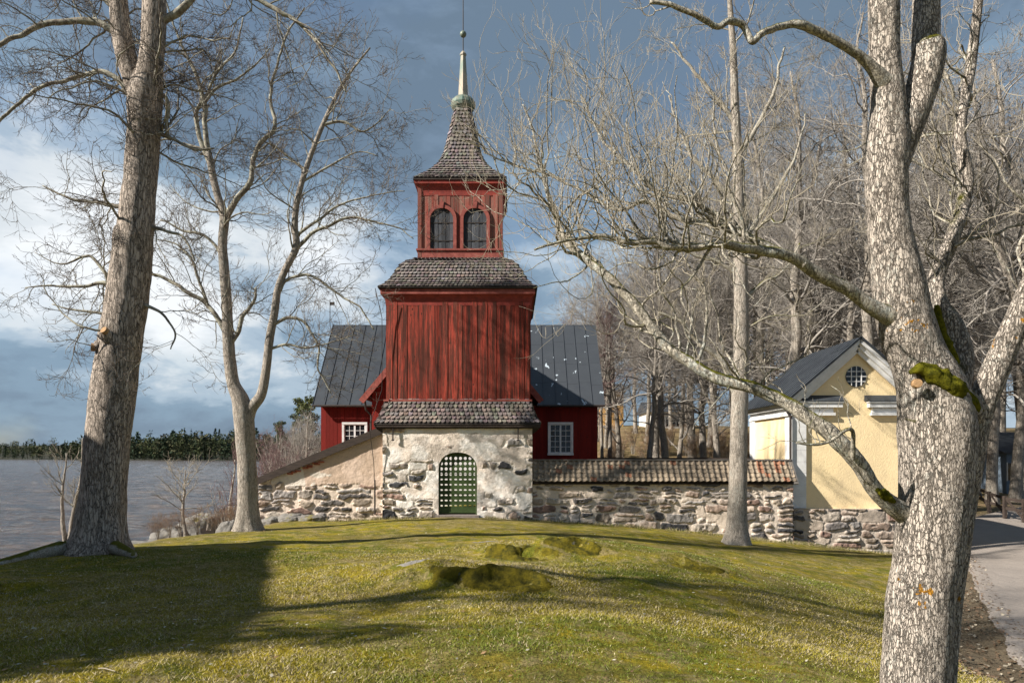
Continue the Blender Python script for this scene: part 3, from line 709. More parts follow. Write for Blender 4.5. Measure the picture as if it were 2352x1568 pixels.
    for dx, dy in ((0, -1), (0, 1), (-1, 0), (1, 0)):
        if dy: m.box(TX-2.88, TX+2.88, TY+dy*2.88-.02, TY+dy*2.88+.02, EYE+.98, EYE+1.06)
        else: m.box(TX+dx*2.88-.02, TX+dx*2.88+.02, TY-2.855, TY+2.855, EYE+.98, EYE+1.06)
    m.box(TX-2.85, TX+2.85, TY-2.85, TY+2.85, EYE+.93, EYE+.975); m.build('eaves_board', M['dark_wood'], T)
    # boarded body
    zb, zc = EYE+1.97, EYE+5.60; hb = 2.52
    m = MB()
    m.box(TX-hb, TX+hb, TY-hb, TY+hb, zb-.15, zc, (.6, .6, .6))
    boards(m, TX-hb, TX+hb, zb, zc, TY-hb, .165, 4, 'x', -1, .6, .55, .05)
    boards(m, TX-hb, TX+hb, zb, zc, TY+hb, .165, 5, 'x', 1); boards(m, TY-hb, TY+hb, zb, zc, TX-hb, .165, 6, 'y', -1); boards(m, TY-hb, TY+hb, zb, zc, TX+hb, .165, 7, 'y', 1)
    m.build('board_cladding', M['boards'], T)
    def band(h, z0, z1, t=.05):
        b = MB()
        b.box(TX-h, TX+h, TY-h-t, TY-h, z0, z1); b.box(TX-h, TX+h, TY+h, TY+h+t, z0, z1)
        b.box(TX-h-t, TX-h, TY-h-t, TY+h+t, z0, z1); b.box(TX+h, TX+h+t, TY-h-t, TY+h+t, z0, z1); return b
    band(hb+.045, zb-.075, zb-.005, .05).build('base_moulding', M['red_trim'], T)
    # flared cornice (coved) under the middle roof
    def cove(h0, z0, h1, z1, th=.0):
        b = MB(); n = 6; prof = [(h0+(h1-h0)*(1-cos(a)), z0+(z1-z0)*sin(a)) for a in np.linspace(0, pi/2, n)]
        rings = np.array([ring_pts(TX, TY, h, z, 0)[[0, 2, 4, 6]] for h, z in prof])
        q = [(k*4+i, k*4+(i+1) % 4, (k+1)*4+(i+1) % 4, (k+1)*4+i) for k in range(n-1) for i in range(4)]
        b.add(rings.reshape(-1, 3), np.array(q)); return b
    cove(hb+.03, zc-.32, 2.70, zc+.06).build('cove', M['red_paint'], T)
    m = band(2.66, zc+.05, zc+.22, .05); m.box(TX-2.66, TX+2.66, TY-2.66, TY+2.66, zc+.05, zc+.07); m.build('cornice', M['red_trim'], T)
    pr = [(1.45, EYE+7.22, 0), (1.72, EYE+7.16, 0), (1.95, EYE+7.02, 0), (2.11, EYE+6.86, 0), (2.24, EYE+6.62, 0), (2.35, EYE+6.38, 0), (2.52, EYE+6.12, 0), (2.80, EYE+5.87, 0)]
    mt, mu = roof_from(pr, TX, TY, .140, .145, 8, (.95, .92, .92)); o = mt.build('shingle_roof', M['shingle'], T); mu.build('roof_boarding', M['underlay'], o)
    band(2.72, zc+.225, zc+.27, .05).build('eaves_board', M['dark_wood'], T)
    # bell stage
    bh = 1.49; z0, z1 = EYE+7.15, EYE+9.95
    m = MB(); m.box(TX-bh, TX+bh, TY-bh, TY+bh, z0, z1, (.6, .6, .6))
    for a, out in ((TY-bh, -1), (TY+bh, 1)): boards(m, TX-bh, TX+bh, z0+.1, z1, a, .15, 14, 'x', out, .5, .4)
    for a, out in ((TX-bh, -1), (TX+bh, 1)): boards(m, TY-bh, TY+bh, z0+.1, z1, a, .15, 15, 'y', out, .5, .4)
    m.build('bell_stage', M['boards_worn'], T)
    m = MB()
    for sx in (-1, 1):
        m = MB(); m.box(TX+sx*bh-.07, TX+sx*bh+.07, TY-bh-.075, TY-bh-.035, z0+.12, z1-.1, (.8, .8, .8)); m.build('corner_board', M['boards_worn'], T)
    band(bh+.04, z0+.10, z0+.36, .03).build('plinth_board', M['red_trim'], T)
    band(bh+.05, z0+.36, z0+.42, .07).build('sill_moulding', M['red_trim'], T)
    fy = TY-bh-.045
    for cx in (P(1014.5, 0, 25.05)[0], P(1091, 0, 25.05)[0]):
        hw = .425; zb_, zsp = z0+.42, EYE+8.66; rise = .40
        ar = lambda t, k: (cx-(hw+k)*cos(t), zsp+(rise+k)*sin(t))
        sm = MB(); nb = 6
        for i in range(nb):
            a = cx-hw+i*2*hw/nb+.004; b = cx-hw+(i+1)*2*hw/nb-.004
            top = lambda x: zsp+rise*math.sqrt(max(0, 1-((x-cx)/hw)**2))
            sm.prism([(a, zb_), (b, zb_), (b, top(b)), ((a+b)/2, top((a+b)/2)), (a, top(a))], fy+.0-.01*(i % 2), fy+.03, np.ones(3)*rng.uniform(.7, 1.6))
        S = sm.build('shutter', M['shutter'], T)
        [MB().box(cx-hw+.01, cx+hw-.01, fy-.022, fy-.014, zq, zq+.03).build('strap_hinge', M['iron'], S) for zq in (zb_+.28, zsp-.15)]
        f = MB(); th = list(np.linspace(0, pi, 15)); path_i = [(cx-hw, zb_)]+[ar(t, 0) for t in th]+[(cx+hw, zb_)]; path_o = [(cx-hw-.12, zb_)]+[ar(t, .12) for t in th]+[(cx+hw+.12, zb_)]
        V = []; n = len(path_i)
        for (xi, zi), (xo, zo) in zip(path_i, path_o): V += [(xi, fy-.075, zi), (xo, fy-.075, zo), (xi, fy+.02, zi), (xo, fy+.02, zo)]
        q = []
        for i in range(n-1):
            a, b = 4*i, 4*i+4; q += [(a, a+1, b+1, b), (a, b, b+2, a+2), (a+1, a+3, b+3, b+1)]
        f.add(V, np.array(q)); Fm = f.build('window_frame', M['red_trim'], T)
        k = MB(); k.prism([(cx-.055, zsp+rise-.02), (cx+.055, zsp+rise-.02), (cx+.085, zsp+rise+.2), (cx+.03, zsp+rise+.22), (cx+.03, zsp+rise+.30), (cx-.03, zsp+rise+.30), (cx-.03, zsp+rise+.22), (cx-.085, zsp+rise+.2)], fy-.10, fy-.02); k.build('keystone', M['red_trim'], Fm)
    cove(bh+.04, z1-.42, 1.66, z1-.02).build('cove', M['red_paint'], T)
    m = band(1.62, z1-.02, z1+.10, .05); m.box(TX-1.62, TX+1.62, TY-1.62, TY+1.62, z1-.015, z1+.005); m.build('cornice', M['red_paint'], T)
    band(1.66, z1+.105, z1+.15, .05).build('eaves_board', M['dark_wood'], T)
    # spire
    prf = []
    for y, p, c in ((247, 17.5, .29), (262, 21.5, .29), (285, 27, .29), (310, 33, .28), (330, 37.5, .25), (350, 43, .20), (368, 52, .14), (383, 66, .08), (395, 83, .04), (407, 107, 0)):
        hw = 26.62*p/(1568+p); prf.append((hw, EYE+(1045-y)/F*(26.62-hw), c))
    mt, mu = roof_from(prf, TX, TY, .165, .145, 21, (.95, .93, .92)); o = mt.build('shingled_spire', M['shingle'], T); mu.build('roof_boarding', M['underlay'], o)
    def lathe(prof, k, name, mat, smooth=False, par=T):
        b = MB(); b.tube([(TX, TY, z+r*1e-4) for r, z in prof], [r for r, z in prof], k); return b.build(name, mat, par, smooth)
    zz = lambda y, d=26.4: EYE+(1045-y)/F*d
    lathe([(.24, zz(254)), (.34, zz(250)), (.45, zz(243)), (.49, zz(236)), (.46, zz(228)), (.36, zz(221)), (.20, zz(218))], 12, 'copper_bulb', M['copper_dark'])
    lathe([(.22, zz(221)), (.195, zz(216)), (.10, zz(122)), (.13, zz(120)), (.13, zz(117)), (.07, zz(112)), (.03, zz(110))], 8, 'copper_needle', M['copper'])
    lathe([(.02, zz(112)), (.018, zz(30)), (.014, zz(-40))], 8, 'finial_rod', M['iron'])
    b = MB(); a = np.linspace(-pi/2+.02, pi/2-.02, 11); b.tube([(TX, TY, zz(71)+.125*sin(t)) for t in a], [.125*cos(t)+.003 for t in a], 16); b.build('finial_ball', M['copper_dark'], T, True)
    # weather flag above the picture's edge
    b = MB(); b.box(TX+.02, TX+.62, TY-.01, TY+.01, zz(-30), zz(-12)); b.build('weathervane', M['iron'], T)
    for px in (904, 1190):
        b = MB(); x = P(px, 0, 23.9)[0]; b.box(x-.02, x+.02, yf-.12, yf-.07, EYE+.55, EYE+.93); b.box(x-.045, x+.045, yf-.12, yf-.07, EYE+.50, EYE+.549); b.build('iron_anchor', M['iron'], T)
    b = MB(); xw = TX-2.62
    b.tube([(TX-2.85, TY-2.9, EYE+5.8), (xw-.02, TY-2.75, EYE+4.8), (xw-.03, TY-2.7, EYE+3.4), (xw-.03, TY-2.7, EYE+2.3), (xw-.42, TY-3.0, EYE+1.0), (xw-.28, 23.72, EYE-.2), (xw+.25-.5, 23.74, EYE-1.0), (xw-.22, 23.74, EYE-2.05)], .012, 5)
    b.tube([(xw-.24, 23.72, EYE-2.05), (xw-.24, 23.72, EYE-.85)], .028, 6); b.build('lightning_wire', M['iron'], T)
make_tower()

# ------------------------------------------------------------------ left wing wall with the sloping plank roof
def make_wing():
    T = thing('wing_wall', 'rendered stone wall under a sloping dark plank roof left of the gatehouse', 'wall', (-6.7, 24.3, -.7))
    xa, xb = P(594, 0, 24)[0], TX-2.60; yf = 24.02
    top = lambda x: np.interp(x, [P(592, 0, 24)[0], P(885, 0, 24)[0]], [EYE-.92, EYE+.86])
    zb = lambda x: -1.15
    edge = lambda x: EYE-1.05+.14*fbm(np.stack([x*2.2, x*0+3, x*0+1], -1), 3)
    px = P(690, 0, 24)[0]
    def expo(x, z, cx, cz): return np.where(z < edge(x), .97, np.where(x < px, .35, -1))
    def coat(x, z, hi, lo):
        t = smooth01((fbm(np.stack([x*1.6, z*1.6, x*0+4], -1), 5, 2)+.1)/.3)[:, None]; w = ((x < px+.15+.3*lo) | (fbm(np.stack([x*1.2, z*1.9, x*0+6], -1), 4, 5) > .36))[:, None]
        return np.where(w, np.array((.78, .72, .64)), np.array((.60, .47, .37))*(1-t)+np.array((.69, .55, .45))*t)
    RB = Rubble(xa, xb, -1.2, EYE+.9, 21, (.17, .38), (.25, .9))
    m = MB(); rubble_face(m, RB, xa, xb, zb, lambda x: top(x)-.02, yf, nz=110, expose=expo, mortar=(.72, .62, .53), coat=coat, coatamp=.035); m.build('rendered_face', M['masonry'], T, smooth=True)
    m = MB(); m.prism([(xa, -1.15), (xb, -1.15), (xb, top(xb)-.02), (xa, top(xa)-.02)], yf+.06, yf+.75); m.build('masonry', M['mortar'], T)
    m = MB()
    for k in range(9):
        bx = P(648, 0, 24)[0]+rng.uniform(0, 1.3); bz = EYE-.78+.46*(bx-P(648, 0, 24)[0])+rng.uniform(-.1, .05); m.box(bx, bx+.2, yf-.045, yf, bz, bz+.06, (.42, .15, .10))
    m.build('exposed_bricks', M['masonry'], T)
    # plank roof
    x0, z0 = P(586, 0, 23.7)[0], EYE-.90; x1, z1 = P(900, 0, 23.7)[0], EYE+1.06
    L = math.hypot(x1-x0, z1-z0); ux, uz = (x1-x0)/L, (z1-z0)/L; nx, nz = -uz, ux
    m = MB(); 
    for k in range(6):
        y0 = 23.93+k*.17; t = .05+rng.uniform(0, .012)
        a = np.array([(x0, z0), (x1, z1)]); up = [(x0+nx*(t+.06), z0+nz*(t+.06)), (x1+nx*(t+.06), z1+nz*(t+.06))]
        m.prism([(x0+nx*.06, z0+nz*.06), (x1+nx*.06, z1+nz*.06), up[1], up[0]], y0+.004, y0+.166)
    m.build('plank_roof', M['dark_wood'], T)
    m = MB(); m.prism([(x0-.02, z0-.14), (x1-.0, z1-.16), (x1+nx*.10, z1+nz*.12), (x0+nx*.08-.02, z0+nz*.10)], 23.87, 23.93); m.build('verge_board', M['dark_wood'], T)
make_wing()

# ------------------------------------------------------------------ right churchyard wall with pantiles
def pantiles(x0, x1, ridge, eave, tw, rows, rs, red=0.06, mirror=False):
    """ridge/eave = (y, z); returns MB"""
    r = np.random.default_rng(rs); m = MB(); y0, z0 = ridge; y1, z1 = eave; n = int(round((x1-x0)/tw)); tw = (x1-x0)/n
    dy, dz = (y1-y0)/rows, (z1-z0)/rows; L = math.hypot(dy, dz); nrm = np.array([0, -dz, dy])/L
    if nrm[2] < 0: nrm = -nrm
    u = np.linspace(-.06, 1.06, 9); prof = .021*np.cos(u*2*pi-.6)+.012*np.cos(u*pi)
    for j in range(rows):
        for i in range(n):
            x = x0+i*tw; lift = .022+r.uniform(-.006, .01); dx = r.normal(0, .006); sl = r.normal(0, .012)
            V = []
            for t, up in ((-.12, 0), (1.03, lift)):
                for kk in range(9):
                    q = np.array([x+u[kk]*tw+dx, y0+dy*(j+t)+sl*(u[kk]-.5)*.2, z0+dz*(j+t)])+nrm*(prof[kk]+up+.035); V.append(q)
            for kk in range(9): V.append(V[9+kk]-nrm*.018)
            q = [(k, k+1, 10+k, 9+k) for k in range(8)]+[(9+k, 10+k, 19+k, 18+k) for k in range(8)]
            fr = (x-x0)/(x1-x0); rp = red+(.16 if fr > .82 else 0)
            if r.random() < rp: c = np.array((1.1, .62, .46))*r.uniform(.7, 1.05)
            else: c = np.array((1.0, .93, .83))*r.uniform(.6, 1.15)
            m.add(V, np.array(q), c)
    return m
def make_yard_wall():
    T = thing('churchyard_wall', 'long fieldstone wall capped with old clay pantiles between tower and yellow house', 'wall', (5.3, 24.3, -1))
    xa, xb = TX+2.63, P(1822, 0, 24)[0]; yf = 24.03; zt = EYE-1.02
    zb = lambda x: np.interp(x, [xa, 5, xb], [-.85, -1.25, -1.85])
    RB = Rubble(xa, xb, -2.0, zt, 42, (.15, .38), (.2, .8))
    kw = dict(expose=lambda x, z, cx, cz: np.where(cx < 3.2, .62+.3*(cz < EYE-1.75), .93), mortar=(.70, .62, .54), coat=(.70, .61, .52), coatamp=.06)
    m = MB(); rubble_face(m, RB, xa, xb, zb, K(zt), yf, nz=90, **kw); m.build('fieldstone_face', M['masonry'], T, smooth=True)
    R2 = Rubble(yf, yf+.75, -2.0, zt, 43); m = MB(); m.box(xa, xb-.06, yf+.06, yf+.75, -1.9, zt); m.build('masonry', M['mortar'], T)
    m = MB(); rubble_face(m, R2, yf, yf+.76, K(-1.95), K(zt), xb, nz=80, axis='y', expose=lambda x, z, cx, cz: x*0+.95, mortar=(.70, .62, .54), coat=(.7, .6, .5))
    m.v[-1][:, 0] = 2*xb-m.v[-1][:, 0]-.03; m.f[-1] = m.f[-1][:, ::-1]; m.build('end_face', M['masonry'], T, smooth=True)
    rd = (24.40, EYE-.22); x1 = xb+.03
    mt = pantiles(xa+.02, x1, rd, (23.88, EYE-.93), .205, 5, 6); mt.build('pantile_roof', M['tile'], T, smooth=False)
    mt = pantiles(xa+.02, x1, rd, (24.92, EYE-.93), .205, 5, 7); mt.build('pantile_roof', M['tile'], T, smooth=False)
    m = MB(); m.bar((xa, 24.40, EYE-.165), (x1+.02, 24.40, EYE-.165), .16, .05); m.build('ridge_board', M['grey_wood'], T)
    m = MB(); m.prism([(0, 0)]*0 or [(xa, zt), (x1, zt), (x1, zt+.04), (xa, zt+.04)], 23.95, 24.85)
    V = [(x, y, z) for x in (xa+.01, x1-.02) for y, z in ((23.9, EYE-.97), (24.40, EYE-.26), (24.9, EYE-.97))]
    m.add(V, [(0, 1, 2), (3, 5, 4), (0, 3, 4, 1), (1, 4, 5, 2), (2, 5, 3, 0)]); m.build('roof_frame', M['dark_wood'], T)
    m = MB()
    for y, s_ in ((23.82, 1), (24.98, -1)):
        m.bar((x1+.01, y, EYE-1.0), (x1+.01, 24.40, EYE-.17), .14, .05, up=(0, 0, 1))
    m.build('verge_board', M['grey_wood'], T)
make_yard_wall()

# ------------------------------------------------------------------ sheet metal roofs with seams
def seam_roof(A, B, C, D, pitch, mat, name, par, seam=.03):
    """A,B along the ridge, D,C along the eave; A-D and B-C are the verges"""
    A, B, C, D = [np.array(q, float) for q in (A, B, C, D)]; m = MB(); nrm = unit(np.cross(B-A, D-A)); nrm = nrm if nrm[2] > 0 else -nrm
    up = [A, B, C, D]; m.add(up+[q-nrm*.05 for q in up], [(0, 1, 2, 3), (7, 6, 5, 4), (0, 4, 5, 1), (1, 5, 6, 2), (2, 6, 7, 3), (3, 7, 4, 0)])
    n = max(1, int(round(np.linalg.norm(B-A)/pitch)))
    for i in range(n+1):
        t = i/n; a, b = A+(B-A)*t, D+(C-D)*t
        m.bar(a+nrm*seam*.5, b+nrm*seam*.5, .022, seam, up=nrm)
    r = np.random.default_rng(int(abs(A[0])*100))
    for i in range(n):
        for k in range(1, 4):
            t = (k+r.uniform(-.1, .1))/4; a = A+(B-A)*(i/n); b = A+(B-A)*((i+1)/n); da = D+(C-D)*(i/n); db = D+(C-D)*((i+1)/n)
            p, q = a+(da-a)*t, b+(db-b)*t; m.bar(p+nrm*.003, q+nrm*.003, .02, .006, up=nrm)
    return m.build(name, mat, par)
def window(par, x0, x1, z0, z1, y, cols, rows, sashes=2, fw=.10, mat='white'):
    m = MB(); m.box(x0-fw, x0, y-.07, y+.05, z0-fw, z1+fw); m.box(x1, x1+fw, y-.07, y+.05, z0-fw, z1+fw); m.box(x0-fw-.0, x1+fw, y-.085, y-.0, z1, z1+fw*1.1); m.box(x0-fw-.02, x1+fw+.02, y-.10, y-.0, z0-fw*1.1, z0)
    W = m.build('window', M[mat], par)
    s = MB(); sw = (x1-x0)/sashes
    for k in range(sashes):
        a, b = x0+k*sw, x0+(k+1)*sw; t = .045
        s.box(a, a+t, y-.04, y-.005, z0, z1); s.box(b-t, b, y-.04, y-.005, z0, z1); s.box(a+t, b-t, y-.04, y-.005, z0, z0+t); s.box(a+t, b-t, y-.04, y-.005, z1-t, z1)
        for i in range(1, cols): xx = a+t+(b-a-2*t)*i/cols; s.box(xx-.012, xx+.012, y-.03, y-.008, z0+t, z1-t)
        for j in range(1, rows): zz = z0+t+(z1-z0-2*t)*j/rows; s.box(a+t, b-t, y-.032, y-.007, zz-.012, zz+.012)
    s.build('sash', M[mat], W)
    g = MB(); g.box(x0, x1, y-.012, y+.02, z0, z1); g.build('pane', M['glass'], W)

# ------------------------------------------------------------------ the red cross church behind the tower
def make_church():
    cx = -2.72; T = thing('church', 'low red timber cross church with dark sheet metal roof behind the tower', 'church', (cx, 36, -.8))
    ye, yr = 34.8, 38.8; ze, zr = EYE+2.56, EYE+7.40; hx = 7.45; ar = 4.0; ya = 30.6
    m = MB(); wx = 7.1; zg = -1.6
    core = (.5, .5, .5)
    m.box(cx-wx, cx+wx, 35.2, 42.4, zg, ze+.05, core); boards(m, cx-wx, cx-3.6, zg, ze, 35.2, .2, 31, 'x', -1, .5, .25); boards(m, cx+3.6, cx+wx, zg, ze, 35.2, .2, 32, 'x', -1, .5, .25)
    m.box(cx-3.6, cx+3.6, ya+.3, 35.2, zg, ze+.05, core)
    tf = lambda x: ze+(zr-ze)*(1-abs(x-cx)/4.0)-.05
    m.prism([(cx-3.9, ze), (cx+3.9, ze), (cx, zr-.12)], ya+.32, ya+.6, core)
    boards(m, cx-3.6, cx+3.6, zg, ze, ya+.3, .2, 33, 'x', -1, .5, .25, topf=tf)
    boards(m, 35.2, 42.4, zg, ze, cx-wx, .2, 34, 'y', -1, .5, .25); boards(m, 35.2, 42.4, zg, ze, cx+wx, .2, 35, 'y', 1, .5, .25)
    boards(m, ya+.3, 35.2, zg, ze, cx-3.6, .2, 36, 'y', -1, .5, .25); boards(m, ya+.3, 35.2, zg, ze, cx+3.6, .2, 37, 'y', 1, .5, .25)
    for sx in (-1, 1):   # end gables
        V = [(cx+sx*wx, 35.2, ze), (cx+sx*wx, 42.4, ze), (cx+sx*wx, 38.8, zr-.12), (cx+sx*(wx-.2), 35.2, ze), (cx+sx*(wx-.2), 42.4, ze), (cx+sx*(wx-.2), 38.8, zr-.12)]
        m.add(V, [(0, 1, 2), (3, 5, 4), (0, 3, 4, 1), (1, 4, 5, 2), (2, 5, 3, 0)], core)
    m.build('wall', M['boards_church'], T)
    seam_roof((cx-hx, yr, zr), (cx, yr, zr), (cx, ye, ze), (cx-hx, ye, ze), .62, M['metal_roof'], 'roof', T)
    seam_roof((cx, yr, zr), (cx+hx, yr, zr), (cx+hx, ye, ze), (cx, ye, ze), .62, M['metal_peel'], 'roof', T)
    seam_roof((cx-hx, yr, zr), (cx+hx, yr, zr), (cx+hx, 2*yr-ye, ze), (cx-hx, 2*yr-ye, ze), .62, M['metal_roof'], 'roof', T)
    for sx in (-1, 1):
        seam_roof((cx, ya, zr-.02), (cx, yr, zr-.02), (cx+sx*ar, yr, ze-.0), (cx+sx*ar, ya, ze-.0), .62, M['metal_roof'], 'roof', T)
        b = MB(); b.bar((cx+sx*(ar+.04), ya-.02, ze-.16), (cx, ya-.02, zr-.16), .05, .26, up=(0, 0, 1)); b.build('verge_board', M['red_trim'], T)
    MB().tube([(cx-hx, ye-.05, ze-.05), (cx-ar, ye-.05, ze-.05)], .06, 8).build('gutter', M['iron'], T); MB().tube([(cx+ar, ye-.05, ze-.05), (cx+hx, ye-.05, ze-.05)], .06, 8).build('gutter', M['iron'], T)
    g = MB(); g.tube([(cx-ar+.1, ya+.1, ze-.1), (cx-ar+.12, ya+.25, ze-.5), (cx-3.66, ya+.35, ze-.75), (cx-3.68, ya+.35, zg)], .05, 8); g.build('downpipe', M['iron'], T)
    w0, w1 = P(1263, 0, 35.1)[0], P(1312, 0, 35.1)[0]; zt, zb = P(0, 974, 35.1)[2], P(0, 1040, 35.1)[2]
    window(T, w0, w1, zb, zt, 35.16, 2, 5)
    w0, w1 = P(790, 0, 35.1)[0], P(839, 0, 35.1)[0]; window(T, w0, w1, zb, zt, 35.16, 2, 5)
    m = MB(); m.box(cx-1.05, cx+1.05, ya+.2, ya+.27, -.75, EYE+.75)
    D = m.build('door', M['white'], T); q = MB(); q.box(cx-.01, cx+.01, ya+.185, ya+.2, -.6, EYE+.7); q.build('seam', M['iron'], D)
    x = P(758, 0, 38.8)[0]; v = MB(); v.tube([(x, 38.8, zr-.1), (x, 38.8, zr+1.45)], .02, 6); v.box(x+.02, x+.26, 38.79, 38.81, zr+1.12, zr+1.3); v.build('weathervane', M['iron'], T)
make_church()

# ------------------------------------------------------------------ the yellow house
def make_yellow():
    T = thing('yellow_house', 'yellow roughcast burial chapel with white pilasters and dark metal gable roof', 'house', (12.3, 24.5, -1.6))
    xl = P(1820, 0, 24.5)[0]; yf, yb = 24.5, 28.7; xc = P(1975, 0, 24.2)[0]; xr = 2*xc-xl; zp = P(0, 1168, 24.4)[2]; zw = P(0, 926, 24.4)[2]; za = P(0, 792, 24.4)[2]
    m = MB()
    m.prism([(xl+.01, zp), (xr-.01, zp), (xr-.01, zw+.1), (xc, za), (xl+.01, zw+.1)], yf+.03, yb-.03); m.build('wall', M['yellow'], T)
    # plinth
    zb = lambda x: np.interp(x, [xl, xr], [-1.95, -2.5]); RB = Rubble(xl-.05, xr+.05, -2.6, zp, 52, (.22, .42), (.3, .8))
    m = MB(); rubble_face(m, RB, xl-.05, xr+.05, zb, K(zp), yf-.2, nz=80, expose=lambda x, z, cx, cz: x*0+.95, mortar=(.52, .46, .40), coat=(.52, .45, .38), dark=.8); m.build('fieldstone_plinth', M['masonry'], T, smooth=True)
    m = MB(); m.box(xl-.05, xr+.05, yf-.14, yb+.1, -2.6, zp); m.build('plinth', M['mortar'], T)
    w = .5
    for x0 in (xl-.03, xr-w+.03):
        m = MB(); z = zp+.02; n = 8; h = (P(0, 985, 24.4)[2]-zp)/n
        zt = zw-.42; n = 8; h = (zt-z)/n
        for k in range(n): m.box(x0, x0+w, yf-.07, yf+.6 if k % 2 else yf+.6, z+k*h+.006, z+(k+1)*h-.006)
        m.box(x0+.01, x0+w-.01, yf-.055, yf+.58, z, zt); m.build('pilaster', M['white'], T)
    m = MB(); m.box(xl-.05, xl+.3, yb-.5, yb+.05, zp, zw-.42); m.build('pilaster', M['white'], T)
    # entablature on the side and broken returns on the front
    for x0, x1 in ((xl-.1, xl+1.75), (xr-1.75, xr+.1)):
        m = MB(); m.box(x0, x1-.25, yf-.12, yf+.02, zw-.43, zw-.33); m.box(x0+.05, x1-.3, yf-.05, yf+.02, zw-.33, zw-.16); m.box(x0-.1, x1-.02, yf-.17, yf+.02, zw-.14, zw+.02); m.box(x0-.14, x1, yf-.22, yf+.02, zw+.022, zw+.07)
        m.build('cornice', M['white'], T)
        q = MB(); V = [(x0-.16, yf-.25, zw+.085), (x1+.02, yf-.25, zw+.085), (x1+.02, yf+.02, zw+.30), (x0-.2, yf+.02, zw+.30), (x0-.2, yf+.02, zw+.085), (x1+.02, yf+.02, zw+.085)]
        q.add(V, [(0, 1, 2, 3), (0, 3, 4), (1, 5, 2), (0, 4, 5, 1)]); q.build('cornice_roof', M['metal_roof'], T)
    m = MB(); m.box(xl-.1, xl+.0, yf+.02, yb, zw-.43, zw-.33); m.box(xl-.05, xl+.0, yf+.02, yb, zw-.33, zw-.16); m.box(xl-.2, xl+.0, yf+.02, yb, zw-.16, zw+.02); m.box(xl-.28, xl, yf+.02, yb, zw+.022, zw+.08); m.build('cornice', M['white'], T)
    # roof
    ze = zw+.02; xe = xl-.42; sl = (P(0, 773, 24.1)[2]-ze)/(xc-xe); zr = ze+sl*(xc-xe); y0 = yf-.4
    for sx in (-1, 1):
        e = xc+sx*(xc-xe)
        seam_roof((xc, y0, zr), (xc, yb+.2, zr), (e, yb+.2, ze), (e, y0, ze), .30, M['metal_roof'], 'roof', T)
        b = MB(); b.bar((e, y0+.12, ze-.13), (xc, y0+.12, zr-.13), .14, .12); b.bar((e+sx*-.12, y0+.22, ze-.27+.02), (xc, y0+.22, zr-.27), .12, .14); b.bar((e-sx*.25, y0+.31, ze-.32), (xc, y0+.31, zr-.42), .08, .16); b.build('raking_cornice', M['white'], T)
    # round window
    wx, wz = P(1968, 864, 24.45)[0], P(1968, 864, 24.45)[2]; th = np.linspace(0, 2*pi, 33)
    b = MB(); b.tube([(wx+.39*cos(t), yf-.0, wz+.39*sin(t)) for t in th], .055, 8, cap=False); W = b.build('round_window', M['white'], T, True)
    b = MB(); b.prism([(wx+.37*cos(t), wz+.37*sin(t)) for t in th[:-1]], yf-.0, yf+.04); b.build('pane', M['glass'], W)
    b = MB()
    for k in (-.18, 0, .18):
        h = math.sqrt(.37**2-k*k); b.box(wx+k-.013, wx+k+.013, yf-.035, yf-.002, wz-h, wz+h); b.box(wx-h, wx+h, yf-.03, yf-.004, wz+k-.013, wz+k+.013)
    b.build('glazing_bar', M['white'], W)
    b = MB(); b.tube([(xl-.30, yf-.1, zw-.0), (xl-.28, yf-.1, zw-.2), (xl-.12, yf-.13, zw-.5), (xl-.12, yf-.13, -.05), (xl-.06, yf-.20, -.3)], .045, 8); b.build('downpipe', M['iron'], T)
make_yellow()

# ------------------------------------------------------------------ tree growing
def grow(P0, D0, L, R0, n, rg, wander=.12, trop=(0, 0, .05), tip=.25, curl=0.0):
    B = len(P0); pts = np.empty((B, n+1, 3)); pts[:, 0] = P0; d = unit(D0); st = (L/n)[:, None]
    trop = np.asarray(trop, float)
    for i in range(n):
        d = unit(d+rg.normal(0, wander, (B, 3))+trop); pts[:, i+1] = pts[:, i]+d*st
    t = np.linspace(0, 1, n+1); rad = R0[:, None]*(1-(1-tip)*t[None]**.8)
    return pts, rad
def spawn(pts, rad, L, cnt, rg, tmin=.15, ang=(35, 65), lf=(.35, .6), rf=.6, up=0.0, tpow=1.0, maxr=None, end=1.0):
    B, n = rad.shape; idx = np.repeat(np.arange(B), cnt); m = len(idx)
    t = (tmin+(end-tmin)*rg.random(m)**tpow)*(n-1); i0 = np.minimum(t.astype(int), n-2); f = (t-i0)[:, None]
    p = pts[idx, i0]*(1-f)+pts[idx, i0+1]*f; d = unit(pts[idx, i0+1]-pts[idx, i0]); r = rad[idx, i0]*(1-f[:, 0])+rad[idx, i0+1]*f[:, 0]
    rv = rg.normal(0, 1, (m, 3)); rv[:, 2] += up; pr = unit(np.cross(d, np.cross(rv, d)))
    a = np.radians(rg.uniform(*ang, m))[:, None]; D = d*np.cos(a)+pr*np.sin(a)
    Ln = L[idx]*rg.uniform(*lf, m)*(1.1-.55*t/(n-1)); R = r*rf*rg.uniform(.7, 1.0, m)
    if maxr is not None: R = np.minimum(R, maxr)
    return p, D, Ln, R
def catmull(pts, n):
    pts = np.asarray(pts, float); k = len(pts); q = np.concatenate([[2*pts[0]-pts[1]], pts, [2*pts[-1]-pts[-2]]]); t = np.linspace(0, k-1-1e-6, n); i = t.astype(int); f = (t-i)[:, None]
    a, b, c, d = q[i], q[i+1], q[i+2], q[i+3]
    return .5*(2*b+(c-a)*f+(2*a-5*b+4*c-d)*f*f+(3*b-a-3*c+d)*f**3)
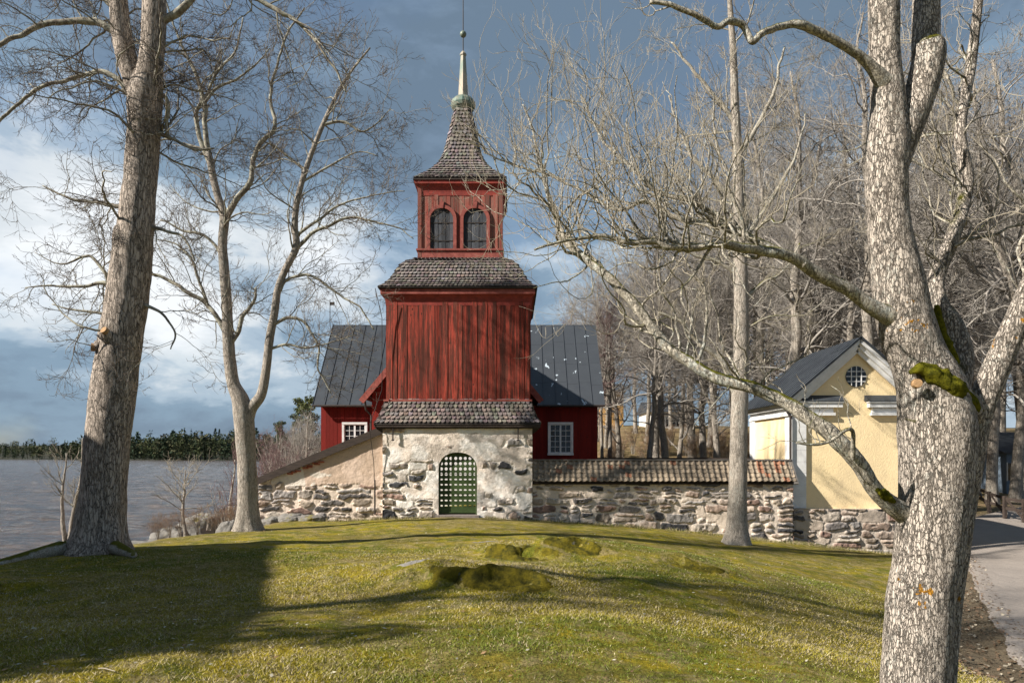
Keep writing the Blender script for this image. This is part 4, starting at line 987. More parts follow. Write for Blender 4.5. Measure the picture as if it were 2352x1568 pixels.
def limb(lst, d, n=40):
    """lst of (u, v, width_px[, depth offset]) -> sampled points and radii in the world"""
    a = np.array([(q[0], q[1], q[2], (q[3] if len(q) > 3 else 0)) for q in lst], float); s = catmull(a, n)
    dd = d+s[:, 3]; pts = np.stack([(s[:, 0]-1176)/F*dd, dd, EYE+(1045-s[:, 1])/F*dd], -1); rad = np.maximum(s[:, 2], .5)/2/F*dd*np.cos(np.arctan((s[:, 0]-1176)/F))
    return pts, rad
def limb_mesh(mb, pts, rad, k, amp=.06, freq=3., seed=0, flare=None):
    V, Fq = tubes(pts[None], rad[None], k); n = len(pts); C = np.repeat(pts, k, 0); dv = V-C
    ns = fbm(V*freq+seed, 3, seed)*amp+fbm(V*np.array([1, 1, .35])*freq*5+seed, 3, seed+3)*amp*.3
    if flare is not None:
        th = np.arctan2(dv[:, 1], dv[:, 0]); fz = np.exp(-np.clip(V[:, 2]-flare[0], 0, 9)/flare[1]); ns = ns+fz*(.28+.32*np.abs(np.sin(th*2.5+seed)))
    V = C+dv*(1+ns[:, None]); mb.add(V, Fq)
    mb.f.append(np.array([[mb.n-k+i for i in range(k)]]))
def resample(pts, rad, n):
    s = np.linspace(0, len(pts)-1, n); i = np.minimum(s.astype(int), len(pts)-2); f = (s-i)[:, None]
    return pts[i]*(1-f)+pts[i+1]*f, rad[i]*(1-f[:, 0])+rad[i+1]*f[:, 0]
def cascade(mb_b, mb_t, starts, rg, levels):
    """levels: list of dicts(n, wander, trop, tip, sides, cnt per metre..., spawn kwargs). starts = (P0,D0,L,R0). Bigger branches go to mb_b, twigs to mb_t"""
    st = starts
    for li, lv in enumerate(levels):
        P0, D0, L, R0 = st; R0 = np.maximum(R0, lv.get('minr', .002))
        pts, rad = grow(P0, D0, L, R0, lv['n'], rg, lv.get('wander', .15), lv.get('trop', (0, 0, .04)), lv.get('tip', .3))
        V, Fq = tubes(pts, rad, lv['k']); (mb_b if lv.get('big') else mb_t).add(V, Fq)
        if li+1 < len(levels):
            cnt = np.maximum(1, np.round(L*lv['per']*rg.uniform(.7, 1.3, len(L)))).astype(int)
            cnt = np.minimum(cnt, lv.get('maxc', 20))
            st = spawn(pts, rad, L, cnt, rg, **lv['sp'])
def main_limbs(T, limbs, d, mat_trunk, mat_branch, mat_twig, rs, levels, sides=28, per=2.2, trunk_ids=(0,), first=None, flare=None, tmins=None, amp=.07, first_up=.2, first_len=(1.2, 3.2), names=('trunk', 'crown', 'twigs')):
    rg = np.random.default_rng(rs); tm = MB(); bm_ = MB(); tw = MB(); S = []
    for i, lb in enumerate(limbs):
        L3 = 0; p, r = limb(lb, d, max(24, int(len(lb)*10)))
        Lg = np.sum(np.linalg.norm(np.diff(p, axis=0), axis=1)); big = i in trunk_ids
        n = int(np.clip(Lg/(.05 if big else .06), 20, 260)); pp, rr = resample(p, r, n)
        if not big:   # knobbly wander for branches
            w = np.stack([fbm(pp*2.2+j*9+i, 3, i+j) for j in range(3)], -1)*np.clip(rr.mean()*2.2, .015, .10); w *= np.linspace(0, 1, n)[:, None]**.4; pp = pp+w
        limb_mesh(tm if big else bm_, pp, rr, sides if big else 10, amp if big else .13, 2.6 if big else 7., rs+i, flare if i == 0 else None)
        t0 = (tmins or {}).get(i, .62 if big else .12); cnt = max(1, int(Lg*(1-t0)*per*(.7 if big else 1)))
        q = spawn(pp[None], rr[None], np.array([1.0]), np.array([cnt]), rg, tmin=t0, ang=(30, 75), lf=(1, 1), rf=.45, up=first_up, maxr=.05 if not big else .07)
        ln = rg.uniform(*first_len, cnt)*(1.0 if big else .8); q = (q[0], q[1], ln, np.minimum(q[3], ln*.014)); S.append(q)
    st = tuple(np.concatenate([s[k] for s in S]) for k in range(4))
    cascade(bm_, tw, st, rg, levels)
    tm.build(names[0], M[mat_trunk], T, True); c = bm_.build(names[1], M[mat_branch], T, True); tw.build(names[2], M[mat_twig], c, True)

# --- the big oak in the right foreground
GNARL = lambda tz, wd: [dict(n=12, wander=wd, trop=(0, 0, tz), k=6, per=2.4, big=1, tip=.3, sp=dict(ang=(30, 65), lf=(.35, .65), rf=.6), maxc=9, minr=.004),
                        dict(n=8, wander=wd, trop=(0, 0, tz), k=4, per=3.4, tip=.35, sp=dict(ang=(25, 60), lf=(.35, .7), rf=.6), maxc=7, minr=.0025),
                        dict(n=6, wander=wd*.9, trop=(0, 0, tz*1.2), k=3, per=5.0, tip=.4, sp=dict(ang=(25, 55), lf=(.35, .7), rf=.7), maxc=4, minr=.0018),
                        dict(n=4, wander=wd*.8, trop=(0, 0, tz), k=3, tip=.5, minr=.0014)]
D0 = 4.8
def make_oak():
    T = thing('oak_tree', 'great oak with cracked lichened bark and mossy low limbs filling the right foreground', 'tree', (2.83, 4.8, -.2))
    L = [
        [(2085, 1760, 190), (2094, 1660, 172), (2100, 1568, 166), (2112, 1400, 164), (2128, 1290, 162), (2142, 1180, 168), (2150, 1080, 180), (2152, 980, 190), (2140, 900, 170), (2108, 820, 140), (2080, 740, 136), (2062, 640, 124), (2042, 520, 104), (2036, 420, 100), (2040, 330, 104), (2040, 240, 86), (2032, 130, 74), (2030, 20, 76), (2028, -120, 68), (2010, -300, 50)],
        [(2060, 380, 60), (2082, 300, 76), (2112, 220, 80), (2130, 150, 84), (2134, 108, 80), (2132, 92, 50)],                     # broken stem
        [(2118, 190, 50, .1), (2126, 100, 66, .2), (2128, 0, 66, .25), (2134, -120, 60, .3), (2170, -260, 40, .4)],
        [(2150, 1640, 90, .14), (2160, 1500, 84, .16), (2176, 1350, 80, .16), (2196, 1200, 86, .12), (2220, 1060, 82, .05), (2244, 960, 72, 0), (2282, 860, 70, -.05), (2325, 760, 66, -.1), (2375, 640, 58, -.15), (2440, 480, 48, -.2), (2500, 300, 38, -.2)],
        [(2120, 985, 120, -.02), (2158, 925, 128, -.05), (2196, 925, 104, -.06), (2228, 945, 74, -.06), (2250, 966, 36, -.04)],              # mossy stub
        [(2160, 1000, 70, .2), (2196, 900, 66, .3), (2208, 820, 60, .35), (2190, 750, 52, .4), (2158, 700, 46, .45), (2150, 640, 42, .5), (2190, 540, 38, .5), (2220, 420, 34, .6), (2205, 300, 30, .6), (2230, 150, 26, .7), (2250, -20, 22, .7)],
        # the low mossy limb to the left
        [(2150, 1200, 70, .0), (2085, 1180, 60, .0), (2018, 1132, 42, -.06), (1968, 1062, 40, -.12), (1925, 1010, 42, -.15), (1868, 968, 36, -.1), (1800, 922, 33, 0), (1730, 892, 30, .1), (1640, 868, 28, .2), (1565, 822, 24, .3), (1505, 768, 24, .4), (1450, 695, 22, .5), (1388, 632, 20, .6), (1322, 577, 18, .7), (1290, 530, 16, .75), (1277, 486, 13, .8), (1255, 430, 10, .85), (1240, 372, 8, .9), (1226, 315, 5, .9), (1205, 240, 3, 1)],
        # upper limb to the left
        [(2075, 740, 60, -.05), (2000, 702, 38, -.1), (1945, 664, 32, -.15), (1880, 632, 30, -.2), (1827, 596, 28, -.25), (1728, 572, 24, -.3), (1656, 560, 21, -.35), (1597, 572, 18, -.35), (1548, 572, 15, -.4), (1500, 556, 13, -.4), (1440, 556, 11, -.45), (1380, 540, 9, -.45), (1300, 556, 7, -.5), (1232, 575, 5, -.5)],
        [(1850, 610, 20, -.25), (1772, 570, 20, -.15), (1714, 545, 17, -.1), (1637, 518, 14, 0), (1575, 505, 12, .05), (1525, 486, 10, .1), (1480, 468, 9, .2), (1412, 476, 8, .2), (1340, 440, 6, .3), (1260, 400, 5, .4), (1180, 378, 4, .5), (1110, 350, 3, .5)],
        [(1740, 556, 14, -.1), (1690, 520, 13, 0), (1628, 482, 12, .1), (1583, 460, 11, .1), (1503, 440, 9, .2), (1460, 396, 8, .2), (1420, 355, 7, .3), (1370, 300, 5, .4), (1330, 220, 4, .4)],
        [(1960, 1052, 12, -.2), (1955, 990, 10, -.3), (1900, 1012, 8, -.35), (1830, 1016, 6, -.4)],
        # dead bare limb across the top
        [(2030, 190, 44, -.05), (1992, 146, 26, -.1), (1950, 112, 22, -.15), (1881, 76, 21, -.2), (1840, 58, 20, -.25), (1800, 60, 17, -.25), (1752, 76, 16, -.3), (1727, 94, 16, -.3), (1706, 60, 16, -.3), (1674, 46, 16, -.35), (1651, 56, 14, -.35), (1606, 31, 13, -.4), (1548, 17, 11, -.4), (1492, 8, 9, -.4)],
    ]
    lv = [dict(n=12, wander=.27, trop=(-.02, 0, .07), k=6, per=4.6, big=1, tip=.3, sp=dict(ang=(30, 70), lf=(.4, .7), rf=.62, up=.5), maxc=8, minr=.003),
          dict(n=9, wander=.24, trop=(0, 0, .10), k=4, per=5.8, tip=.35, sp=dict(ang=(20, 50), lf=(.4, .75), rf=.65, up=.5), maxc=5, minr=.002),
          dict(n=6, wander=.13, trop=(0, 0, .14), k=3, per=6.5, tip=.45, sp=dict(ang=(20, 50), lf=(.3, .6), rf=.7), maxc=2, minr=.0016),
          dict(n=4, wander=.12, trop=(0, 0, .1), k=3, tip=.5, minr=.0013)]
    rg = np.random.default_rng(77); tm = MB(); bm_ = MB(); tw = MB(); S = []
    for i, lb in enumerate(L):
        p, r = limb(lb, D0, len(lb)*12); Lg = np.sum(np.linalg.norm(np.diff(p, axis=0), axis=1)); big = i < 6
        n = int(np.clip(Lg/.02, 30, 420)); pp, rr = resample(p, r, n)
        if not big:
            w = np.stack([fbm(pp*4+j*9+i, 3, i+j) for j in range(3)], -1)*(.035 if i == 6 or i == 7 else .045); w *= np.linspace(0, 1, n)[:, None]**.4; pp = pp+w
        limb_mesh(tm if big else bm_, pp, rr, 96 if big else 20, .055 if big else .13, 4.5 if big else 11., 5+i)
        if i in (0, 1, 4): continue
        tmn = {2: .6, 3: .72, 5: .45, 6: .30, 7: .3, 8: .15, 9: .1, 10: .1, 11: .9}[i]; c = {2: 6, 3: 16, 5: 34, 6: 46, 7: 50, 8: 50, 9: 36, 10: 6, 11: 4}[i]
        q = spawn(pp[None], rr[None], np.array([1.]), np.array([c]), rg, tmin=tmn, ang=(25, 80), lf=(1, 1), rf=.5, up=.9, maxr=.02)
        ln = rg.uniform(.35, 1.15, c)*(.45 if i in (10, 11) else 1); S.append((q[0], q[1], ln, np.clip(q[3], .004, ln*.014)))
    st = tuple(np.concatenate([s[k] for s in S]) for k in range(4)); cascade(bm_, tw, st, rg, lv)
    tm.build('trunk', M['bark_oak'], T, True); c = bm_.build('crown', M['branch_mossy'], T, True); tw.build('twigs', M['twig_pale'], c, True)
    def pad(lst, seed):
        p, r = limb(lst, D0, 40); b = MB(); V, Fq = tubes(p[None], r[None], 18); Cn = np.repeat(p, 18, 0)
        V = Cn+(V-Cn)*(1+.75*fbm(V*12+seed, 4, seed)+.4*fbm(V*45, 2, seed))[:, None]; b.add(V, Fq); n_ = b.n
        b.f.append(np.array([[n_-18+i for i in range(18)]])); b.f.append(np.array([[i for i in range(18)][::-1]])); b.build('moss', M['moss'], T, True)
    pad([(2090, 856, 12, -.18), (2120, 848, 34, -.19), (2155, 866, 42, -.20), (2190, 888, 46, -.19), (2225, 920, 40, -.15), (2248, 946, 26, -.11), (2256, 956, 10, -.10)], 3)
    pad([(2150, 700, 10, .05), (2162, 760, 30, .06), (2190, 840, 34, .04), (2200, 880, 22, .02)], 5)
    pad([(1998, 1112, 10, -.12), (2018, 1126, 20, -.11), (2040, 1142, 24, -.11), (2056, 1152, 12, -.10)], 7)
    pad([(1925, 1012, 10, -.16), (1948, 1030, 20, -.15), (1964, 1052, 18, -.14), (1975, 1075, 10, -.13)], 9)
    b = MB(); p = P(2108, 880, 4.575); b.tube([p+[0, .02, 0], p+[-.01, -.02, .0]], [.034, .028], 12); b.build('broken_knot', M['heartwood'], T)
make_oak()

def make_left():
    T = thing('leaning_tree', 'massive forked lime tree with two sawn stubs beside the lake on the left', 'tree', (-8.5, 14, -.3))
    L = [
        [(222, 1330, 130), (224, 1270, 118), (230, 1200, 112), (240, 1100, 106), (249, 1000, 108), (261, 900, 110), (274, 800, 106), (290, 700, 102), (302, 600, 96), (314, 500, 86), (323, 400, 80), (330, 300, 80), (334, 220, 84), (346, 150, 62), (353, 80, 58), (354, 0, 58), (350, -150, 50), (330, -350, 36), (340, -600, 20)],
        [(326, 250, 50), (312, 200, 52), (290, 130, 50), (277, 60, 48), (272, 0, 44), (262, -120, 38), (230, -300, 26), (200, -500, 14)],
        [(286, 700, 60, -.1), (284, 630, 64, -.14), (284, 570, 56, -.15), (283, 530, 46, -.15), (284, 520, 30, -.15)],
        [(262, 800, 40, -.1), (236, 790, 32, -.25), (222, 796, 26, -.3), (214, 796, 18, -.3)],
        [(262, 800, 40, -.2), (246, 770, 30, -.4), (240, 760, 22, -.45)],
        [(290, 95, 22), (250, 66, 20), (224, 54, 18), (160, 50, 16), (100, 60, 15), (40, 84, 13), (0, 108, 12), (-60, 150, 8), (-140, 170, 5)],
        [(310, 240, 24), (288, 202, 17), (256, 172, 13), (224, 164, 12), (176, 176, 11), (120, 196, 10), (60, 224, 9), (0, 276, 8), (-60, 320, 5)],
        [(300, 480, 14), (230, 468, 9), (160, 455, 7), (95, 425, 4)],
        [(280, 655, 14), (230, 648, 10), (190, 656, 8), (130, 656, 6), (60, 664, 3)],
        [(270, 740, 12), (235, 722, 8), (175, 714, 6), (120, 700, 3)],
        [(260, 650, 10), (215, 594, 8), (190, 589, 7), (140, 606, 4), (80, 580, 2)],
        [(350, 205, 16), (385, 230, 10), (380, 300, 7), (410, 330, 5)],
        [(350, 300, 14), (400, 320, 8), (450, 345, 6), (490, 340, 4)],
        [(340, 520, 12), (380, 530, 8), (420, 545, 6), (450, 600, 4)],
        [(350, 60, 22), (420, 20, 18), (500, -60, 14), (560, -20, 12), (640, 30, 10), (700, 70, 8), (760, 150, 6), (790, 210, 4)],
        [(275, 30, 16), (200, -30, 12), (100, -40, 9), (0, 0, 6), (-40, 60, 4)],
        [(330, 700, 10), (370, 720, 7), (400, 760, 5), (390, 800, 3)],
    ]
    lv = [dict(n=13, wander=.22, trop=(0, 0, -.01), k=5, per=6.0, big=1, tip=.3, sp=dict(ang=(30, 65), lf=(.35, .65), rf=.6), maxc=9, minr=.006),
          dict(n=9, wander=.22, trop=(0, 0, .02), k=4, per=6.5, tip=.35, sp=dict(ang=(25, 60), lf=(.35, .7), rf=.6), maxc=8, minr=.0045),
          dict(n=6, wander=.2, trop=(0, 0, .03), k=3, per=5.5, tip=.4, sp=dict(ang=(25, 55), lf=(.35, .7), rf=.7), maxc=3, minr=.0045),
          dict(n=4, wander=.18, trop=(0, 0, .03), k=3, tip=.5, minr=.0038)]
    main_limbs(T, L, 14, 'bark_left', 'branch', 'twig', 91, lv, sides=72, per=4.6, trunk_ids=(0, 1, 2, 3, 4), flare=(-.35, .45), tmins={0: .42, 1: .35, 2: 1.1, 3: 1.1, 4: 1.1}, first_len=(.9, 2.6), first_up=.1)
    for (u, v, dd, dr, rr) in ((213, 797, 13.66, (-.9, -.5, .1), .085), (240, 759, 13.48, (-.3, -.8, .5), .075)):
        b = MB(); p = P(u, v, dd); q = unit(np.array(dr)); b.tube([p-q*.04, p+q*.03], [rr, rr*.95], 14); b.build('sawn_end', M['heartwood'], T)
    # surface roots
    for pts in ([(-8.9, 13.7), (-9.7, 13.0), (-10.4, 12.1), (-10.8, 11.2)], [(-7.9, 13.6), (-7.3, 13.1), (-7.0, 12.6)], [(-8.9, 13.5), (-9.4, 12.2), (-9.6, 11.0)]):
        q = catmull(np.array([(x, y, Hs(x, y)+(.12 if i == 0 else .03)) for i, (x, y) in enumerate(pts)]), 24); b = MB(); b.tube(q, np.linspace(.15, .03, 24), 10); b.build('root', M['branch_mossy'], T, True)
make_left()

def make_twin():
    T = thing('forked_tree', 'slender grey forked tree splitting low into two stems near the left wall end', 'tree', (-7.75, 20, -.5))
    L = [
        [(570, 1260, 62), (569, 1210, 52), (569, 1120, 46), (565, 1030, 45), (560, 960, 48), (553, 920, 42), (536, 880, 32), (528, 830, 29), (524, 770, 27), (521, 700, 25), (516, 630, 24), (511, 560, 22), (515, 500, 22), (500, 450, 18), (488, 400, 17), (479, 350, 16)],
        [(568, 960, 34), (578, 936, 28), (600, 905, 24), (611, 850, 21), (619, 780, 20), (631, 715, 18), (638, 665, 17), (655, 620, 16), (680, 568, 16), (677, 520, 15), (681, 472, 14), (693, 420, 13), (709, 370, 12), (728, 320, 11), (748, 272, 10), (774, 218, 8), (806, 165, 6), (850, 110, 4)],
        [(480, 370, 14), (458, 310, 12), (452, 262, 10), (470, 225, 8), (500, 170, 6), (540, 110, 5), (560, 40, 3)],
        [(477, 345, 14), (472, 285, 12), (468, 232, 11), (447, 160, 9), (424, 112, 7), (400, 70, 5), (380, 0, 4)],
        [(516, 505, 18), (545, 458, 14), (574, 420, 13), (580, 375, 12), (598, 328, 11), (628, 304, 10), (631, 276, 9), (620, 240, 8), (624, 200, 7), (638, 150, 6), (660, 80, 5), (700, 20, 3)],
        [(518, 760, 16), (500, 730, 12), (470, 694, 11), (425, 664, 10), (360, 630, 8), (310, 640, 5)],
        [(475, 695, 9), (455, 640, 7), (436, 590, 6), (400, 560, 4), (360, 550, 3)],
        [(640, 672, 9), (655, 645, 7), (680, 634, 7), (712, 634, 6), (752, 655, 6), (790, 682, 5), (830, 712, 4), (860, 760, 3)],
        [(632, 742, 9), (665, 729, 8), (700, 739, 7), (720, 774, 6), (735, 805, 5), (732, 850, 4), (760, 900, 2)],
        [(684, 568, 10), (720, 534, 8), (750, 520, 7), (800, 500, 6), (850, 506, 5), (910, 520, 3), (950, 548, 2)],
        [(682, 540, 8), (740, 500, 6), (780, 470, 5), (850, 450, 3), (930, 440, 2)],
        [(620, 800, 7), (660, 790, 6), (700, 800, 5), (750, 790, 3), (820, 770, 2)],
        [(512, 590, 8), (470, 540, 7), (420, 530, 6), (370, 505, 4)],
        [(526, 800, 12), (548, 760, 11), (556, 730, 10), (580, 700, 8), (590, 660, 5)],
        [(740, 285, 8), (790, 280, 6), (840, 300, 4), (900, 250, 2)],
        [(700, 390, 7), (650, 350, 6), (620, 330, 5), (590, 350, 3)],
        [(692, 420, 6), (760, 380, 5), (820, 350, 3), (870, 360, 2)],
        [(468, 240, 8), (500, 200, 7), (560, 170, 5), (620, 110, 3)],
        [(478, 350, 9), (440, 335, 7), (390, 320, 5), (340, 330, 3)],
    ]
    lv = [dict(n=12, wander=.19, trop=(0, 0, .03), k=5, per=5.4, big=1, tip=.3, sp=dict(ang=(30, 65), lf=(.35, .65), rf=.6), maxc=8, minr=.007),
          dict(n=8, wander=.19, trop=(0, 0, .05), k=3, per=5.2, tip=.35, sp=dict(ang=(25, 60), lf=(.35, .7), rf=.6), maxc=7, minr=.0055),
          dict(n=6, wander=.17, trop=(0, 0, .05), k=3, per=4.5, tip=.4, sp=dict(ang=(25, 55), lf=(.35, .7), rf=.7), maxc=4, minr=.006),
          dict(n=4, wander=.15, trop=(0, 0, .05), k=3, tip=.5, minr=.005)]
    main_limbs(T, L, 20, 'bark_mid', 'branch', 'twig', 57, lv, sides=40, per=5.2, trunk_ids=(0, 1), flare=(-.55, .35), tmins={0: .72, 1: .45}, first_len=(.8, 2.6), first_up=.2)
make_twin()

def make_thin():
    T = thing('wall_tree', 'straight pale trunk standing in front of the pantiled wall', 'tree', (6.9, 21, -1.1))
    L = [
        [(1688, 1290, 56), (1691, 1240, 48), (1694, 1150, 43), (1696, 1060, 41), (1698, 960, 40), (1701, 860, 38), (1703, 760, 36), (1702, 660, 33), (1700, 560, 30), (1697, 460, 27), (1694, 360, 24), (1688, 240, 20), (1684, 120, 16), (1676, 0, 12), (1670, -150, 7)],
        [(1692, 905, 18), (1672, 860, 14), (1650, 820, 12), (1610, 790, 10), (1560, 735, 8), (1510, 720, 6)],
        [(1700, 560, 16), (1745, 500, 12), (1790, 430, 9), (1830, 350, 6), (1850, 260, 4)],
        [(1698, 480, 14), (1650, 420, 11), (1600, 370, 9), (1560, 300, 6), (1540, 220, 4)],
        [(1694, 360, 13), (1740, 290, 10), (1780, 200, 8), (1800, 110, 5)],
        [(1690, 280, 12), (1640, 220, 9), (1590, 160, 7), (1540, 100, 4)],
        [(1702, 700, 12), (1750, 650, 9), (1800, 620, 6), (1840, 560, 4)],
        [(1700, 640, 10), (1650, 600, 8), (1600, 590, 6), (1550, 560, 4)],
    ]
    lv = [dict(n=12, wander=.17, trop=(0, 0, .06), k=5, per=5.4, big=1, tip=.3, sp=dict(ang=(30, 60), lf=(.35, .65), rf=.6), maxc=8, minr=.007),
          dict(n=8, wander=.17, trop=(0, 0, .07), k=3, per=5.2, tip=.35, sp=dict(ang=(25, 55), lf=(.35, .7), rf=.6), maxc=7, minr=.0055),
          dict(n=6, wander=.15, trop=(0, 0, .07), k=3, per=4.5, tip=.4, sp=dict(ang=(25, 55), lf=(.35, .7), rf=.7), maxc=4, minr=.006),
          dict(n=4, wander=.15, trop=(0, 0, .05), k=3, tip=.5, minr=.005)]
    main_limbs(T, L, 21, 'bark_mid', 'branch_mossy', 'twig_pale', 33, lv, sides=36, per=2.2, trunk_ids=(0,), flare=(-1.1, .4), tmins={0: .42}, first_len=(1.0, 3.0), first_up=.2)
make_thin()

# ------------------------------------------------------------------ generic bare trees, copied through the wood
def bare_tree(name, h, r0, rs, lean=.06, clear=.3, tw='twig_far', mt='bark_far', spread=1.0, fork=False, dens=1.0, minr=.009):
    rg = np.random.default_rng(rs); T = thing(name, None, 'tree'); tm = MB(); bm_ = MB(); tb = MB()
    n = 40; z = np.linspace(0, h, n); a = rg.uniform(0, 6.28); wob = np.stack([fbm(np.stack([z*.22+rs, z*0, z*0], -1), 3), fbm(np.stack([z*.18, z*0+rs, z*0], -1), 3)], -1)*1.5*(z/h)[:, None]
    pts = np.stack([cos(a)*lean*z+wob[:, 0], sin(a)*lean*z+wob[:, 1], z-.3], -1); rad = r0*(1-.88*(z/h)**1.15)
    limb_mesh(tm, pts, rad, 16, .08, 2., rs, (0, .35))
    ph = [(pts, rad)]
    if fork:
        i = int(n*.35); b = rg.uniform(0, 6.28); st = (pts[i][None], np.array([[cos(b)*.45, sin(b)*.45, 1.]]), np.array([h*.6]), np.array([rad[i]*.8]))
        p, r = grow(*st[:3], st[3], 24, rg, .06, (0, 0, .06), .15); limb_mesh(tm, p[0], r[0], 14, .08, 2., rs+1); ph.append((p[0], r[0]))
    S = []
    for p, r in ph:
        c = int(h*2.25*dens); q = spawn(p[None], r[None], np.array([1.]), np.array([c]), rg, tmin=clear if p is pts else .2, ang=(35, 70), lf=(1, 1), rf=.5, up=.25, maxr=.09)
        zz = np.clip(q[0][:, 2]/h, 0, 1); ln = h*.33*spread*rg.uniform(.5, 1.15, c)*(1.15-.75*zz**2); S.append((q[0], q[1], ln, np.minimum(q[3], ln*.017)))
    st = tuple(np.concatenate([s[k] for s in S]) for k in range(4))
    lv = [dict(n=12, wander=.23, trop=(0, 0, .035), k=4, per=2.7*dens, big=1, tip=.25, sp=dict(ang=(28, 60), lf=(.35, .62), rf=.6), maxc=9, minr=.014),
          dict(n=8, wander=.23, trop=(0, 0, .04), k=3, per=3.3*dens, tip=.35, sp=dict(ang=(25, 55), lf=(.35, .65), rf=.62), maxc=6, minr=minr),
          dict(n=6, wander=.22, trop=(0, 0, .04), k=3, per=3.4*dens, tip=.4, sp=dict(ang=(25, 55), lf=(.35, .6), rf=.7), maxc=4, minr=minr*.8),
          dict(n=3, wander=.15, trop=(0, 0, .05), k=3, tip=.5, minr=minr*.65)]
    cascade(bm_, tb, st, rg, lv)
    tm.build('trunk', M[mt], T, True); c = bm_.build('crown', M[tw], T, True); tb.build('twigs', M[tw], c, True)
    return T
def copy_tree(o, loc, rz, s, label=None, group=None):
    c = o.copy(); SC.collection.objects.link(c); c.location = loc; c.rotation_euler = (0, 0, rz); c.scale = (s, s, s)
    if label: c['label'] = label
    if group: c['group'] = group
    for ch in o.children:
        d = ch.copy(); SC.collection.objects.link(d); d.parent = c; d.matrix_parent_inverse = ch.matrix_parent_inverse.copy()
        for g in ch.children:
            e = g.copy(); SC.collection.objects.link(e); e.parent = d
    return c
def protos():
    return [bare_tree('bare_tree', 19, .30, 101, .05, .30), bare_tree('bare_tree', 21, .27, 102, .03, .38, dens=1.05), bare_tree('bare_tree', 17, .33, 103, .08, .25, fork=True),
            bare_tree('birch_tree', 17, .16, 104, .04, .30, tw='twig_purple', spread=.7, dens=1.5, minr=.007), bare_tree('bare_tree', 13, .2, 105, .07, .16, fork=True, spread=1.1)]
PR = protos(); used = set()
def place(k, x, y, rz, s, label, group=None):
    z = Hs(x, y)
    if k not in used:
        used.add(k); o = PR[k]; o.location = (x, y, z); o.rotation_euler = (0, 0, rz); o.scale = (s, s, s); o['label'] = label
        if group: o['group'] = group
        return o
    return copy_tree(PR[k], (x, y, z), rz, s, label, group)
def PX(u, d): return (u-1176)/F*d
GW = 'bare trees standing in the wood on the right'
# distinct nearer trees of the wood
for k, u, d, rz, s, lb in (
        (0, 1487, 40, 1.0, .62, 'dark upright trunk behind the churchyard wall just right of the red church'),
        (4, 1558, 44, 2.0, .85, 'thin dark tree second along behind the pantiled wall'),
        (2, 1652, 40, .4, .66, 'bare tree with a forked crown close behind the pantiled wall beside the pale trunk'),
        (1, 1940, 34, 4.0, .95, 'tall bare tree rising directly behind the ridge of the yellow house'),
        (2, 1850, 37, 5.0, 1.0, 'forked bare tree rising over the left roof slope of the yellow house'),
        (0, 2180, 36, 2.2, 1.1, 'tall lichened tree behind the oak trunk right of the yellow house'),
        (1, 2278, 41, 3.3, 1.15, 'pale trunk by the end of the rail fence near the road'),
        (0, 2332, 43, 5.3, 1.15, 'pale thick trunk at the picture edge behind the rail fence')):
    place(k, PX(u, d), d, rz, s, lb)
for k, x, y, rz, s_, lb in ((1, -10.9, 4.4, .3, .72, 'bare tree near the added shed outside the left edge'),):
    place(k, x, y, rz, s_, lb)
rt = random.Random(8)
for k, u, d, rz, s, lb in (
        (0, 1790, 33, .7, 1.15, 'tall bare tree rising behind the left eave of the yellow house'),
        (1, 2010, 31, 1.7, 1.15, 'tall tree hidden low down by the yellow house and left of the oak fork'),
        (2, 2120, 33, 2.7, 1.15, 'tall forked tree showing directly behind the oak trunk'),
        (1, 1740, 44, 3.7, 1.2, 'tall straight bare tree just right of the pale wall tree'),
        (0, 1890, 42, 4.7, 1.2, 'tall bare tree between two others over the yellow house roof'),
        (1, 2236, 46, 5.7, 1.2, 'lichened tree near the road right of the oak'),
        (2, 2400, 24, 1.2, 1.05, 'thick tree mostly beyond the right edge of the picture'),
        (4, 1345, 52, 2.0, 1.15, 'low spreading bare tree over the right end of the church roof'),
        (3, 1290, 56, 1.0, .75, 'slim birch showing just above the church roof beside the tower'),
        (4, 1420, 46, 4.0, 1.0, 'spreading bare tree between the church corner and the dark trunk'),
        (0, 1533, 41, 3.1, .8, 'straight trunk hiding part of the pale far house'),
        (2, 1612, 43, 5.1, .75, 'forked grey tree left of the tree with the pale wall trunk'),
        (1, 1400, 44, .1, .62, 'slim upright tree closest to the church corner'),
        (0, 1590, 50, 2.2, 1.0, 'tall bare tree between the church and the pale wall tree')):
    place(k, PX(u, d), d, rz, s, lb)
spots = []
for d in (46, 52, 58, 64, 71, 79, 88, 98):
    u = 1330 + rt.uniform(0, 60)
    while u < 2500:
        x = PX(u, d); spots.append((x+rt.uniform(-1, 1), d+rt.uniform(-2.5, 2.5))); u += rt.uniform(110, 200)*(52/d)**.35
for i, (x, y) in enumerate(spots):
    u = 1176+x/y*F; sc = rt.uniform(.95, 1.4)
    if u < 1650: sc *= .48+.42*(u-1330)/320
    if y > 62: k = rt.choice((3, 3, 1, 0)); 
    else: k = rt.choice((0, 1, 2, 3, 1))
    lab = 'purplish bare birch deep in the wood on the right' if k == 3 else 'tall leafless tree among the others in the wood on the right'
    place(k, x, y, rt.uniform(0, 6.28), max(.4, sc), lab, 'purplish birches in the wood' if k == 3 else GW)

